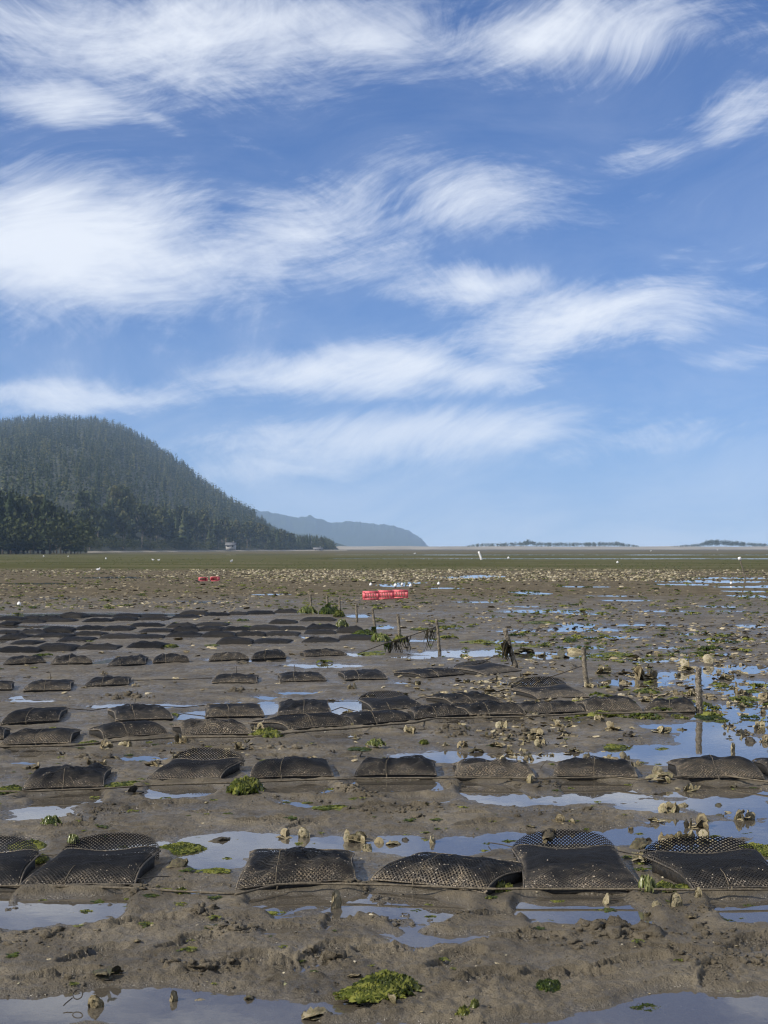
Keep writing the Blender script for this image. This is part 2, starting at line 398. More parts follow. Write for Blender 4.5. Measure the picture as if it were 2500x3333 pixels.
# ------------------------------------------------------------------ puddles (photograph pixels: centre, reach) on the level flat
PUDDLES = [
 (250,3300,620,62),(860,3300,150,30),(2250,3300,380,56),(700,3180,110,8),(1000,3185,70,10),(560,3330,300,40),(1300,3350,480,30),(1800,3335,320,26),(1050,3290,160,18),
 (160,2985,165,48),(330,2925,60,8),(960,2935,140,20),(880,3052,70,14),(1420,3045,180,26),(1400,2955,140,16),(1880,2965,190,26),(1950,3000,130,20),(2430,2990,90,20),(2400,2945,110,14),(560,2908,70,10),
 (900,2745,350,38),(1350,2755,330,30),(700,2800,110,45),(1700,2730,260,22),(2100,2730,230,30),(2350,2700,230,30),(420,2770,120,30),(80,2760,70,30),(2180,2830,60,16),
 (150,2645,130,22),(110,2600,60,10),(600,2585,130,20),(980,2612,90,13),(1370,2605,90,12),(1640,2595,150,26),(1960,2597,190,28),(2350,2590,190,26),(2420,2640,170,30),(2130,2640,120,16),
 (940,2575,100,12),(1240,2560,100,10),
 (1480,2465,260,20),(1850,2470,160,14),(2120,2450,160,22),(2380,2430,200,55),(2440,2350,200,40),(2200,2370,120,16),(2100,2340,80,10),(2250,2480,120,20),
 (90,2480,70,8),(230,2465,50,6),(450,2470,80,8),(500,2490,60,8),(700,2445,60,6),(200,2455,90,10),(620,2432,60,8),(1130,2405,50,5),(1620,2420,60,8),(1560,2380,60,5),
 (480,2298,200,11),(620,2330,50,18),(870,2305,60,24),(1130,2300,90,22),(1090,2330,60,14),(860,2270,60,8),(760,2290,90,6),(80,2283,140,6),(60,2270,60,5),(980,2255,70,8),(1230,2255,60,5),(1330,2225,60,6),(1700,2225,120,6),(1950,2290,60,6),
 (2200,2200,170,16),(2420,2240,160,36),(2080,2225,120,14),(2380,2180,140,14),(1800,2135,170,13),(1500,2128,170,11),(1640,2120,80,8),(1900,2108,90,6),(1900,2050,120,9),(1880,2035,70,6),(2330,2085,100,7),(2200,2110,80,5),(2250,2065,50,5),(2450,2040,70,6),(2420,2170,120,6),
 (1770,1991,160,6),(1700,1975,60,3),(1165,2006,50,6),(1250,2042,34,8),(1370,2085,70,5),(1050,2167,150,7),(870,2152,80,5),(700,2146,50,5),(340,2152,40,12),(1180,2130,60,8),(1340,2140,70,6),
 (90,2040,150,6),(330,2003,360,7),(60,2018,100,5),(140,2060,120,4),(1010,2075,40,5),
 (1280,1906,60,5),(1330,1897,50,3),(1500,1880,70,3),(1570,1876,60,3),(2320,1893,160,4),(2430,1911,120,3),(2440,1925,90,3),(2450,1941,80,5),(1740,1932,60,4),(1700,1928,50,3),(2220,1903,80,3),(2360,1882,120,2.5),
 (2300,2470,220,26),(2400,2500,160,16),(2330,2310,160,22),(2470,2290,80,20),(1950,2455,200,14),(1700,2480,120,8),(2050,2495,120,8),(1120,2470,50,5),(2300,2620,190,14),(1780,2620,90,9),(2080,2715,150,16),(60,2660,60,8),(380,2690,60,5),(720,2655,70,5),(1500,2655,60,5),
 (2150,2150,120,8),(2300,2130,110,7),(1640,2090,120,5),(1980,2075,130,5),(2100,2035,110,4),(1700,2055,90,4),(1560,1960,90,3),(2150,1990,110,3.5),(2050,1955,90,3),(1900,1910,90,2.5),(880,1935,70,3),(640,1960,80,3),(200,1950,90,3),(1450,1915,60,2.5),
 (1900,2000,70,3),(2330,1975,70,4),(2380,1990,60,3),(1580,2010,60,3),(1460,2045,50,3),(120,1900,120,2.5),(380,1880,120,2.5),(1980,1940,80,2.5),
]
_r = random.Random(3)
for _ in range(46):      # the pools go on beyond both edges of the picture
    py = 1900 + _r.random() ** 1.6 * 1300
    PUDDLES.append((_r.choice((_r.uniform(2560, 3300), _r.uniform(-800, -60))), py, _r.uniform(60, 200), _r.uniform(.03, .09) * (py - 1785)))
PW = []
for (cx, cy, rx, ry) in PUDDLES:
    c0 = G(cx, cy); f0 = G(cx, cy + ry); b0 = G(cx, max(cy - ry, 1795))
    PW.append((c0[0], 0.5 * (f0[1] + b0[1]), rx * c0[1] / FPX, 0.5 * (b0[1] - f0[1])))
for (x0, x1, y0, ry) in ((10, 230, 215, 6), (-60, -38, 135, 3), (60, 900, 340, 9)):   # drain channels on the outer flat
    PW.append((0.5 * (x0 + x1), y0, 0.5 * (x1 - x0), ry))

def corners_world(c, zb=0.055):
    fl, fr = G(*c[0], 0.008), G(*c[1], 0.008)
    br, bl = G(*c[2], zb), G(*c[3], zb)
    return [np.array((p[0], p[1], 0.0)) for p in (fl, fr, br, bl)]
BAGS = {}     # world corners of each near bag
for r, L in ROWS.items():
    BAGS[r] = []
    for c in L:
        q = corners_world(c, 0.075 if r <= 2 else 0.06)
        # a bag is never deeper or shallower than the real sack
        for a, b in ((0, 3), (1, 2)):
            dv = q[b] - q[a]; ln = np.linalg.norm(dv)
            dv = dv / ln * np.clip(ln, 0.48, 0.86); q[b] = q[a] + dv
        BAGS[r].append(q)
FLAT = []     # (centre, half width, half depth, angle) of ground pressed level by each bag
PRINT = []    # the print each bag of the front rows left in the mud when it was flipped over
for r in BAGS:
    for q in BAGS[r]:
        c = sum(q) / 4; fx = q[1] - q[0]; wd = np.linalg.norm(fx); an = math.atan2(fx[1], fx[0])
        dp = 0.5 * (np.linalg.norm(q[3] - q[0]) + np.linalg.norm(q[2] - q[1]))
        FLAT.append((c[0], c[1], wd * 0.5, dp * 0.42, an))
        if r in (1, 2, 3):
            fm = 0.5 * (q[0] + q[1]); nrm = np.array((math.sin(an), -math.cos(an)))
            PRINT.append((fm[0] + nrm[0] * 0.30, fm[1] + nrm[1] * 0.30 , wd * 0.46, 0.27, an))
FARB = {}
for r, L in FAR_ROWS.items():
    FARB[r] = []
    for (x0, x1, yf, yb) in L:
        a = G(x0, yf); b = G(x1, yf)
        wd = np.linalg.norm(b - a); c = 0.5 * (a + b) + np.array((0, 0.32, 0))
        hgt = np.clip((yf - yb) / FPX * c[1] - 0.02, 0.09, 0.20)
        FARB[r].append((c, wd, hgt)); FLAT.append((c[0], c[1], wd * 0.5, 0.3, 0.0))
PRINTS_FOOT = [  # boot prints: px, bearing
 (190,3190,0.35),(1290,3105,0.10),(2175,3110,-0.25),(1700,3068,0.25),(790,3140,0.6),(300,3120,0.9),(1660,2985,0.3),(2440,3085,0.7),(1060,3110,1.0),
 (420,2640,0.4),(1200,2640,0.7),(1330,2640,0.3),(560,2620,0.1),(900,2470,0.2),(620,2250,.2),(1480,2570,.4),(1100,3000,1.3),(480,3010,.5),(620,3080,.8),(950,3150,.2),(1480,3140,.9),(1560,3200,.6),(1850,3190,.1),(2050,3150,.5),(2330,3180,1.1),(330,2860,.3),(240,2700,.5),(860,2680,.2),(1560,2690,.6),(1000,2690,.9),(1700,2320,.4),(700,2500,.2)]
FW = [(*G(px, py)[:2], a) for (px, py, a) in PRINTS_FOOT]
CLODS = [  # heaps of turned-up mud: px, reach px, number, size m
 (1990,3045,110,60,.034),(2080,3060,60,34,.03),(1060,3110,70,22,.024),(640,2985,45,26,.026),(760,3040,60,40,.022),(120,3070,130,46,.020),(560,3150,40,16,.022),(700,3165,60,26,.020),
 (1240,2930,90,60,.016),(1250,3000,50,44,.018),(1160,2900,40,30,.016),(60,2960,60,30,.018),(2250,3120,80,26,.018),(1860,3090,70,24,.016),(2320,3060,110,40,.016),(1400,2990,120,60,.012),(420,2920,120,60,.014),
 (300,2650,120,46,.020),(1130,2580,60,30,.03),(1180,2600,50,24,.03),(1320,2655,110,40,.022),(1230,2650,60,26,.02),(950,2610,100,60,.014),(1790,2660,110,40,.02),(1500,2330,200,60,.03),(300,2475,60,26,.03),(560,2470,160,40,.02),
 (1600,2400,150,60,.03),(1480,2390,90,40,.03),(420,2275,90,50,.03),(780,2255,60,30,.03),(880,2440,110,40,.022),(1770,2560,90,44,.02),(1500,2560,40,20,.02),(2270,2980,90,40,.014),(2420,3140,90,30,.02),(1720,3055,50,26,.016),(1400,2635,60,26,.02),(250,3230,110,34,.014),(1150,2940,30,26,.018)]

def height(x, y):
    """level of the mud, metres; standing water lies at 0"""
    x = np.asarray(x, float); y = np.asarray(y, float)
    d = np.maximum(y, 1.0)
    near = sstep(d, 60, 20)
    wx = x + 0.10 * perlin(x * 1.7, y * 1.7, 40) + 0.03 * perlin(x * 6, y * 6, 41)
    wy = y + 0.16 * perlin(x * 1.7, y * 1.7, 42) + 0.05 * perlin(x * 6, y * 6, 43)
    big = fbm(x * 0.55, y * 0.40, 3, 1)
    h = 0.019 + 0.012 * big + 0.011 * fbm(x * 2.1, y * 1.6, 4, 2)
    h = h + near * (0.013 * fbm(x * 6.5, y * 5.5, 4, 3, 0.6) + 0.0068 * fbm(x * 22, y * 20, 3, 4, 0.65) + 0.010 * (np.abs(fbm(x * 3.3, y * 2.4, 3, 14, .6)) - .18))
    # wrinkles, chiefly along the shore line of the pools
    h = h + near * 0.004 * np.abs(perlin(x * 5 + 0.5 * perlin(x * 3, y * 3, 8), y * 16, 9))
    # broken-up patches of trodden mud
    rough = sstep(fbm(x * 0.9, y * 0.7, 2, 17), -0.05, 0.40) * near
    h = h + rough * (0.040 * np.abs(fbm(x * 9, y * 8, 4, 18, 0.64)) - 0.006)
    for (cx, cy, w_, l_, an) in PRINT:
        s = np.abs(y - cy) < 1.2
        if not s.any(): continue
        ca, sa = math.cos(an), math.sin(an)
        dx = wx[s] - cx; dy = wy[s] - cy
        u = (dx * ca + dy * sa) / w_; v = (-dx * sa + dy * ca) / l_
        k = sstep(np.maximum(np.abs(u), np.abs(v)), 1.12, 0.86)
        rim = sstep(np.maximum(np.abs(u), np.abs(v)), 1.5, 1.15) - k
        wv = 0.0022 * np.sin((x[s] + y[s]) * 300) * np.sin((x[s] - y[s]) * 300)
        h[s] = h[s] * (1 - 0.45 * k) - 0.015 * k + 0.010 * np.clip(rim, 0, 1) + wv * k
    for (cx, cy, rx, ry) in PW:
        m_ = 2.2
        s = (np.abs(y - cy) < ry * m_) & (np.abs(x - cx) < rx * m_)
        if not s.any(): continue
        if cy < 60:
            ex = wx[s]; ey = wy[s]
        else:
            ex = x[s] + 0.35 * rx * perlin(x[s] / rx * 3, y[s] / ry * 1.5, 51); ey = y[s] + 0.35 * ry * perlin(x[s] / rx * 4, y[s] / ry * 2, 52)
        e = ((ex - cx) / rx) ** 2 + ((ey - cy) / ry) ** 2
        e = e + 0.75 * fbm(x[s] * 2.0 / max(rx, .3) , y[s] * 1.5 / max(ry, .3), 4, 23, 0.6)
        k = sstep(e, 1.9, 0.2)
        dep = 0.021 if cy < 60 else 0.09
        h[s] = np.minimum(h[s], h[s] * (1 - 0.72 * k) - dep * k * 0.75)
    for (cx, cy, an) in FW:
        s = (np.abs(y - cy) < 0.5) & (np.abs(x - cx) < 0.5)
        if not s.any(): continue
        ca, sa = math.cos(an), math.sin(an)
        u = (x[s] - cx) * ca + (y[s] - cy) * sa; v = -(x[s] - cx) * sa + (y[s] - cy) * ca
        e = (u / 0.155) ** 2 + (v / (0.055 + 0.012 * np.sign(u))) ** 2
        k = sstep(e, 1.25, 0.75); rim = sstep(e, 2.3, 1.3) - k
        h[s] = h[s] - k * (0.020 + 0.007 * np.sign(np.sin(u * 210))) + 0.012 * np.clip(rim, 0, 1) * (0.4 + np.abs(perlin(x[s] * 25, y[s] * 25, 61)))
    for (cx, cy, w_, l_, an) in FLAT:
        s = np.abs(y - cy) < 1.2
        if not s.any(): continue
        ca, sa = math.cos(an), math.sin(an)
        dx = x[s] - cx; dy = y[s] - cy
        u = (dx * ca + dy * sa) / w_; v = (-dx * sa + dy * ca) / l_
        k = sstep(np.maximum(np.abs(u), np.abs(v)), 1.25, 0.95)
        h[s] = h[s] * (1 - k) + np.minimum(h[s], 0.010) * k
    return h
def gz(x, y):
    return float(height(np.array([x]), np.array([y]))[0])

# ------------------------------------------------------------------ the flat: one sheet from behind the camera to the far shore
rows = [-60.0, -30, -15, -7, -3, 0, 1.5, 2.5, 3.2]
d = 3.6
while d < 6600:
    rows.append(d)
    d += np.clip(0.55 * d * d / 2218.0, 0.0125, 0.006 * d if d < 70 else 0.03 * d)
rows.append(6650.0)
rows = np.array(rows)
nc = 660
s_in = np.linspace(-1, 1, nc)
hw = 0.40 * np.maximum(rows, 3.0) + 0.7
Xg = s_in[None, :] * hw[:, None]
outer = np.array([1.35, 2.0, 4.0, 10.0, 40.0])
def out_x(sgn):
    v = hw[:, None] * outer[None, :] + np.array([0.3, 2, 8, 30, 100])[None, :]
    v = np.minimum(v, 3300 + outer[None, :]); v[:, -1] = 3400.0
    return sgn * v
Xg = np.concatenate([out_x(-1)[:, ::-1], Xg, out_x(1)], 1)
Yg = np.repeat(rows[:, None], Xg.shape[1], 1)
Hg = height(Xg.ravel(), Yg.ravel())
ground = link('ground', mesh_np('ground', np.stack([Xg.ravel(), Yg.ravel(), Hg], 1), grid_faces(*Xg.shape), None, M_mud), kind='structure',
              label='grey brown tidal mud flat with pools and boot prints')
print('ground verts', Xg.size, 'rows', len(rows))
water = link('water', mesh_np('water', [(-3390, -59, 0), (3390, -59, 0), (3390, 6640, 0), (-3390, 6640, 0)], [(0, 1, 2, 3)], None, M_water), kind='structure',
             label='shallow standing sea water lying in pools on the mud')

# clods of turned-up mud: nobody could count them
def ico():
    p = (1 + 5 ** .5) / 2
    V = np.array([(-1,p,0),(1,p,0),(-1,-p,0),(1,-p,0),(0,-1,p),(0,1,p),(0,-1,-p),(0,1,-p),(p,0,-1),(p,0,1),(-p,0,-1),(-p,0,1)]) / math.sqrt(1 + p * p)
    F = np.array([(0,11,5),(0,5,1),(0,1,7),(0,7,10),(0,10,11),(1,5,9),(5,11,4),(11,10,2),(10,7,6),(7,1,8),(3,9,4),(3,4,2),(3,2,6),(3,6,8),(3,8,9),(4,9,5),(2,4,11),(6,2,10),(8,6,7),(9,8,1)])
    return V, F
def ico2():
    V, F = ico(); V = [tuple(v) for v in V]; mid = {}; T = []
    def mp(a, b):
        k = (min(a, b), max(a, b))
        if k not in mid:
            p = (np.array(V[a]) + np.array(V[b])); p /= np.linalg.norm(p); mid[k] = len(V); V.append(tuple(p))
        return mid[k]
    for a, b, c in F:
        ab, bc, ca = mp(a, b), mp(b, c), mp(c, a)
        T += [(a, ab, ca), (b, bc, ab), (c, ca, bc), (ab, bc, ca)]
    return np.array(V), np.array(T)
IV, IF = ico2()
mb = MB()
cl = []
for (px, py, reach, n, size) in CLODS:
    c = G(px, py); sx = reach * c[1] / FPX
    for _ in range(int(n * 1.3)):
        cl.append((c[0] + rng.normal() * sx * 0.6, c[1] + rng.normal() * sx * 0.6, size * rng.uniform(0.25, 0.9) * (1.25 if rng.random() < .25 else .5)))
for _ in range(2600):
    y = 4.3 + 9 * rng.random() ** 1.6; x = rng.uniform(-1, 1) * (0.3 * y + .3)
    cl.append((x, y, rng.uniform(0.002, 0.006)))
cl = np.array(cl)
hz = height(cl[:, 0], cl[:, 1])
for (x, y, s_), z in zip(cl, hz):
    if z < -0.012: continue
    v = IV * (1 + 0.35 * rng.normal(size=(len(IV), 1))) * np.array((rng.uniform(.8, 1.4), rng.uniform(.8, 1.3), rng.uniform(.5, .9))) * s_
    if s_ < 0.011:
        v = v[:12]; mb.add(v + (x, y, z + s_ * .1), None, ico()[1])
    else:
        mb.add(v + (x, y, z), None, IF)
M_clod = mud_material('turned_mud', far=False)
link('mud_clods', mb.mesh('mud_clods', M_clod, smooth=True), kind='stuff', label='small lumps of turned up wet mud around the boot prints')
# ------------------------------------------------------------------ oyster bags
def bag_materials():
    out = {}
    for key, base, dust in (('c', (0.0065, 0.0075, 0.0095), (0.012, 0.0115, 0.011)), ('d', (0.009, 0.0095, 0.011), (0.036, 0.034, 0.032))):
        m, t, b = material('black_plastic_net' if key == 'c' else 'mud_greyed_plastic_net')
        at = t.node('ShaderNodeAttribute', attribute_name='grime')
        tcn = t.node('ShaderNodeTexCoord'); p = tcn.outputs['Object']
        n = t.noise(p, 14.0, 5, 0.65); sp_ = t.noise(p, 120.0, 3, 0.7)
        info = t.node('ShaderNodeObjectInfo')
        g = t.m('ADD', at.outputs['Fac'], t.m('MULTIPLY', t.m('SUBTRACT', n, 0.5), 0.8))
        g = t.m('ADD', g, t.m('MULTIPLY', t.m('SUBTRACT', info.outputs['Random'], 0.5), 0.40))
        c = t.mix(t.smooth(g, 0.15, 0.95), base, dust)
        tan = t.mix(t.smooth(t.noise(p, 30.0, 3, .6), .4, .6), (0.30, 0.24, 0.16), (0.19, 0.165, 0.13))
        c = t.mix(t.m('MULTIPLY', t.smooth(sp_, 0.40, 0.66, 0.15, 0.95), t.smooth(g, 0.30, 0.98)), c, tan)
        inf = t.node('ShaderNodeObjectInfo')
        cake = t.m('MULTIPLY', t.smooth(t.noise(p, 5.5, 5, 0.65), 0.56, 0.70), t.smooth(t.noise(p, 1.1, 1, .5), 0.40, 0.62))
        c = t.mix(t.m('MULTIPLY', cake, 0.55), c, (0.078, 0.065, 0.046))
        t.l.new(c, b.inputs['Base Color'])
        t.l.new(t.m('ADD', t.m('MULTIPLY', g, 0.25), 0.42, clamp=True), b.inputs['Roughness'])
        b.inputs['Specular IOR Level'].default_value = 0.2
        bp = t.node('ShaderNodeBump'); bp.inputs['Distance'].default_value = 0.004; bp.inputs['Strength'].default_value = 0.6
        t.l.new(sp_, bp.inputs['Height']); t.l.new(bp.outputs[0], b.inputs['Normal'])
        out[key] = m
    out['o'] = out['d']
    # far bags: the net is finer than can be told apart, so it is relief on the cloth
    m, t, b = material('far_plastic_net')
    tcn = t.node('ShaderNodeTexCoord'); p = tcn.outputs['Object']
    inf = t.node('ShaderNodeObjectInfo')
    sep_ = t.node('ShaderNodeSeparateXYZ'); t.l.new(p, sep_.inputs[0])
    k = 2 * math.pi / 0.021
    sx_ = t.m('SINE', t.m('MULTIPLY', t.m('ADD', sep_.outputs[0], sep_.outputs[1]), k)); sy_ = t.m('SINE', t.m('MULTIPLY', t.m('SUBTRACT', sep_.outputs[0], sep_.outputs[1]), k))
    net = t.m('MAXIMUM', sx_, sy_)
    n = t.noise(p, 9.0, 5, 0.65)
    at = t.node('ShaderNodeAttribute', attribute_name='grime')
    g = t.m('ADD', at.outputs['Fac'], t.m('ADD', t.m('MULTIPLY', t.m('SUBTRACT', n, 0.5), 1.0), t.m('MULTIPLY', t.m('SUBTRACT', inf.outputs['Random'], 0.5), 0.5)))
    c = t.mix(t.smooth(g, 0.2, 1.0), (0.006, 0.0065, 0.008), (0.042, 0.037, 0.030))
    c = t.mix(t.smooth(net, 0.1, 0.7, 0.65, 0.0), c, (0.005, 0.005, 0.005))
    t.l.new(c, b.inputs['Base Color']); b.inputs['Roughness'].default_value = 0.62; b.inputs['Specular IOR Level'].default_value = 0.15
    bp = t.node('ShaderNodeBump'); bp.inputs['Distance'].default_value = 0.004
    t.l.new(net, bp.inputs['Height']); t.l.new(bp.outputs[0], b.inputs['Normal'])
    out['far'] = m
    return out
M_bag = bag_materials()
M_fill = plain('oysters_inside', (0.004, 0.004, 0.004), (0.020, 0.017, 0.013), 38, 0.7, 0.012, 30)
M_barn = plain('barnacles', (0.22, 0.18, 0.13), (0.38, 0.33, 0.26), 60, 0.8)
M_rope = plain('weathered_rope', (0.075, 0.060, 0.040), (0.150, 0.125, 0.085), 60, 0.85, 0.004, 160)
M_line = plain('dark_cord', (0.025, 0.022, 0.018), (0.06, 0.05, 0.04), 60, 0.8)

def prof(t, p=2.6, q=0.55):
    return np.clip(1 - np.abs(2 * t - 1) ** p, 0, 1) ** q
class Bag:
    """surface of one sack: u along its front edge, v from front to back"""
    def __init__(s, q, H, seed, state, z0):
        s.q = q; s.H = H; s.seed = seed; s.state = state; s.z0 = z0
        s.rs = np.random.default_rng(seed)
        s.sk = s.rs.uniform(-0.5, 0.5, 10); s.c = sum(q) / 4
        s.wd = np.linalg.norm(q[1] - q[0]); s.dp = 0.5 * (np.linalg.norm(q[3] - q[0]) + np.linalg.norm(q[2] - q[1]))
    def xy(s, u, v):
        q = s.q
        # corners stay sharp, sides are drawn in a little
        uu = u + 0.035 * (1 - 2 * u) * np.sin(v * math.pi) ; vv = v + 0.045 * (1 - 2 * v) * np.sin(u * math.pi)
        return ((1 - uu) * (1 - vv))[:, None] * q[0] + (uu * (1 - vv))[:, None] * q[1] + (uu * vv)[:, None] * q[2] + ((1 - uu) * vv)[:, None] * q[3]
    def top(s, u, v, off=0.0):
        P = s.xy(u, v) - s.c
        H = s.H
        lum = fbm(u * 3 + s.seed, v * 3.6, 3, s.seed % 50)
        lum2 = fbm(u * 9 + s.seed, v * 11, 2, s.seed % 50 + 3)
        pv = prof(v, 2.8, 0.5)
        if s.state == 'o':     # the mouth stays lifted at the back and sags in the middle
            sag = 0.026 * np.sin(u * math.pi) ** 1.5
            rise = np.clip(1 - (1 - np.clip(v / 0.55, 0, 1)) ** 2.4, 0, 1) ** 0.7
            z = H * rise * (0.40 + 0.60 * prof(u, 5, 0.6)) + (0.02 + 0.01 * s.sk[0]) * v - sag * sstep(v, 0.5, 1.0) + 0.28 * H * lum * prof(u) * rise * sstep(v, 1.0, .5)
        else:
            pu = 0.50 + 0.50 * prof(u, 5.0, 0.7)
            pv = 0.10 + 0.90 * (1 - (1 - np.clip(v / 0.42, 0, 1)) ** 2.6) ** 0.85
            pv = pv * (1 - (0.46 + 0.2 * s.sk[5]) * sstep(v, 0.38, 1.0))
            asym = 1.0 + 0.35 * s.sk[1] * (u - 0.5)
            tw = 1 + 0.55 * s.sk[6] * (2 * u - 1) * (2 * v - 1)
            z = H * (0.92 + 0.28 * s.sk[7]) * pu * pv * asym * tw + H * (0.45 + 0.5 * s.sk[8]) * lum * prof(u, 4, .7) * prof(v, 4, .7)
        z = z + 0.005 * lum2 * prof(u) * pv + s.z0 + 0.012 + off
        P[:, 2] = z
        return P
    def normal(s, u, v):
        e = 0.01
        a = s.top(u + e, v) - s.top(u - e, v); b = s.top(u, v + e) - s.top(u, v - e)
        n = np.cross(a, b); return n / (np.linalg.norm(n, axis=1)[:, None] + 1e-9)
    def grime(s, u, v):
        edge = np.maximum(np.abs(2 * u - 1) ** 5, np.maximum((1 - v) ** 2.2 * 1.0, (v ** 9) * 0.7))
        return np.clip(-0.12 + 0.95 * edge + 0.25 * s.sk[2] + 0.30 * fbm(u * 4, v * 5, 2, s.seed % 40 + 9), 0, 1.2)
def lattice(fn, nfn, W, L, a, hole=0.60, lift=0.0022):
    """net of diamond holes over a surface: every strand is real"""
    nu = max(4, int(round(W / a))); nv = max(4, int(round(L / a)))
    I, J = np.meshgrid(np.arange(2 * nu + 1), np.arange(2 * nv + 1), indexing='ij')
    ok = ((I + J) % 2 == 1)
    idx = -np.ones(I.shape, int); idx[ok] = np.arange(ok.sum())
    u = I[ok] / (2 * nu); v = J[ok] / (2 * nv)
    ci, cj = np.meshgrid(np.arange(1, 2 * nu), np.arange(1, 2 * nv), indexing='ij')
    cm = ((ci + cj) % 2 == 0); ci = ci[cm]; cj = cj[cm]
    nb = np.stack([idx[ci - 1, cj], idx[ci, cj - 1], idx[ci + 1, cj], idx[ci, cj + 1]], 1)
    cu = ci / (2 * nu); cv = cj / (2 * nv)
    P = fn(u, v); N = nfn(u, v)
    V0 = P + N * lift
    # hole corners lie between the cell centre and the knots
    off = np.array([(-1, 0), (0, -1), (1, 0), (0, 1)]) * hole
    hu = np.clip(cu[:, None] + off[None, :, 0] / (2 * nu), 0, 1).ravel(); hv = np.clip(cv[:, None] + off[None, :, 1] / (2 * nv), 0, 1).ravel()
    V1 = fn(hu, hv)
    n0 = len(V0); base = n0 + np.arange(len(cu))[:, None] * 4
    Q = []
    for k in range(4):
        k2 = (k + 1) % 4
        Q.append(np.stack([nb[:, k], nb[:, k2], base[:, 0] + k2, base[:, 0] + k], 1))
    return np.vstack([V0, V1]), np.vstack(Q), np.concatenate([u, hu]), np.concatenate([v, hv])
BAG_STATE = {'c': 'closed', 'd': 'mud-greyed', 'o': 'open-mouthed'}
ROW_NAME = {1: 'the row nearest the camera', 2: 'the second row', 3: 'the third, touching row', 4: 'the fourth row', 5: 'the fifth row', 6: 'the sixth row',
            7: 'the seventh row', 8: 'the eighth row', 9: 'the ninth row', 10: 'the tenth row', 11: 'the last row before the bare flat'}
def build_bag(q, H, seed, state, cell, label, peak_px=None, row=1):
    c = sum(q) / 4
    z0 = max(gz(c[0], c[1]), -0.004)
    B = Bag(q, H, seed, state, 0.0)
    root = link('oyster_bag', None, (c[0], c[1], z0), label=label, cat='oyster bag', group='oyster bags lying in rows on the mud')
    V, Q, u, v = lattice(lambda a, b: B.top(a, b), B.normal, B.wd, B.dp, cell)
    link('net', mesh_np('net', V, Q, None, M_bag[state], True, {'grime': B.grime(u, v)}), parent=root)
    # closed lumpy body of oysters inside, under the net
    n = 22
    vend = 0.985 if state != 'o' else 0.86
    uu, vv = np.meshgrid(np.linspace(0.012, 0.988, n), np.linspace(0.012, vend, n), indexing='ij')
    P = B.top(uu.ravel(), vv.ravel(), -0.012)
    P[:, 2] = np.maximum(P[:, 2] - 0.006 * np.abs(fbm(uu.ravel() * 14, vv.ravel() * 18, 2, seed % 60)), 0.004)
    Pb = B.xy(uu.ravel(), vv.ravel()) - c; Pb[:, 2] = -0.012
    F = grid_faces(n, n)
    ring = np.concatenate([np.arange(n), np.arange(1, n) * n + n - 1, (n - 1) * n + np.arange(n - 2, -1, -1), np.arange(n - 2, 0, -1) * n])
    r2 = np.roll(ring, -1)
    S = np.stack([ring, r2, r2 + n * n, ring + n * n], 1)
    link('oyster_filling', mesh_np('oyster_filling', np.vstack([P, Pb]), np.vstack([F, F[:, ::-1] + n * n, S[:, ::-1]]), None, M_fill), parent=root)
    # selvedge: thick folded edge all round (front, sides, and mouth)
    mb = MB()
    t = np.linspace(0, 1, 18); e0 = np.full(18, 0.004); e1 = np.full(18, 0.996)
    for a, b in ((t, e0), (e0, t), (e1, t), (t, e1)):
        mb.tube(B.top(a, b, 0.0), 0.0045 if row < 3 else 0.006, 5)
    link('selvedge', mb.mesh('selvedge', M_bag[state], True, {'grime': np.full(sum(len(x) for x in mb.V), 0.75)}), parent=root)
    if state == 'o':      # the lower sheet stands up as an arch behind the mouth
        rise = 0.085 if peak_px is None else peak_px
        lean = 0.06
        def flap(a, b):
            E = B.top(a, np.ones_like(a)); arch = np.sin(np.clip(a, 0, 1) * math.pi) ** 0.75
            arch = arch * (1 + 0.18 * B.sk[3] * (a - 0.5) * 4)
            back = (q[3] - q[0]); back = back / np.linalg.norm(back)
            base_z = np.minimum(E[:, 2], 0.02)
            Pz = (1 - b) * base_z + b * (E[:, 2] + rise * arch)
            bul = lean * arch * (0.35 + 0.9 * np.sin(b * math.pi * 0.6))
            Pq = E + back[None, :] * bul[:, None]
            Pq[:, 2] = Pz
            return Pq
        def flapn(a, b):
            e = .01
            x = flap(a + e, b) - flap(a - e, b); y = flap(a, b + e) - flap(a, b - e); nn = np.cross(x, y)
            return nn / (np.linalg.norm(nn, axis=1)[:, None] + 1e-9)
        V, Q, u, v = lattice(flap, flapn, B.wd, 0.16, cell * 1.05, 0.55, -0.002)
        link('mouth_flap', mesh_np('mouth_flap', V, Q, None, M_bag['c'], True, {'grime': np.clip(v * 0.3, 0, 1)}), parent=root)
    # tie cord round the middle
    if state != 'o' or seed % 2:
        mb = MB(); um = 0.42 + 0.2 * B.sk[4]
        tt = np.linspace(0.0, 1 if state != 'o' else 0.25, 14)
        mb.tube(B.top(um + 0.02 * np.sin(tt * 5 + seed), tt, 0.004), 0.0022 if row < 3 else 0.003, 4)
        f0 = B.top(np.array([um]), np.array([0.0]))[0]
        mb.tube([f0 + (0, -0.004, 0.01), f0 + (0.002, -0.010, -0.005), f0 + (-0.001, -0.006, -0.02)], 0.004, 5)
        link('tie_cord', mb.mesh('tie_cord', M_rope), parent=root)
    # barnacles and spat on the front and the rims
    nb_ = 200 if row == 1 else 150 if row == 2 else 80
    ru = B.rs.random(nb_ * 3); rv = B.rs.random(nb_ * 3) ** 1.5
    keep = B.rs.random(nb_ * 3) < B.grime(ru, rv) ** 2 * 0.7
    ru, rv = ru[keep][:nb_], rv[keep][:nb_]
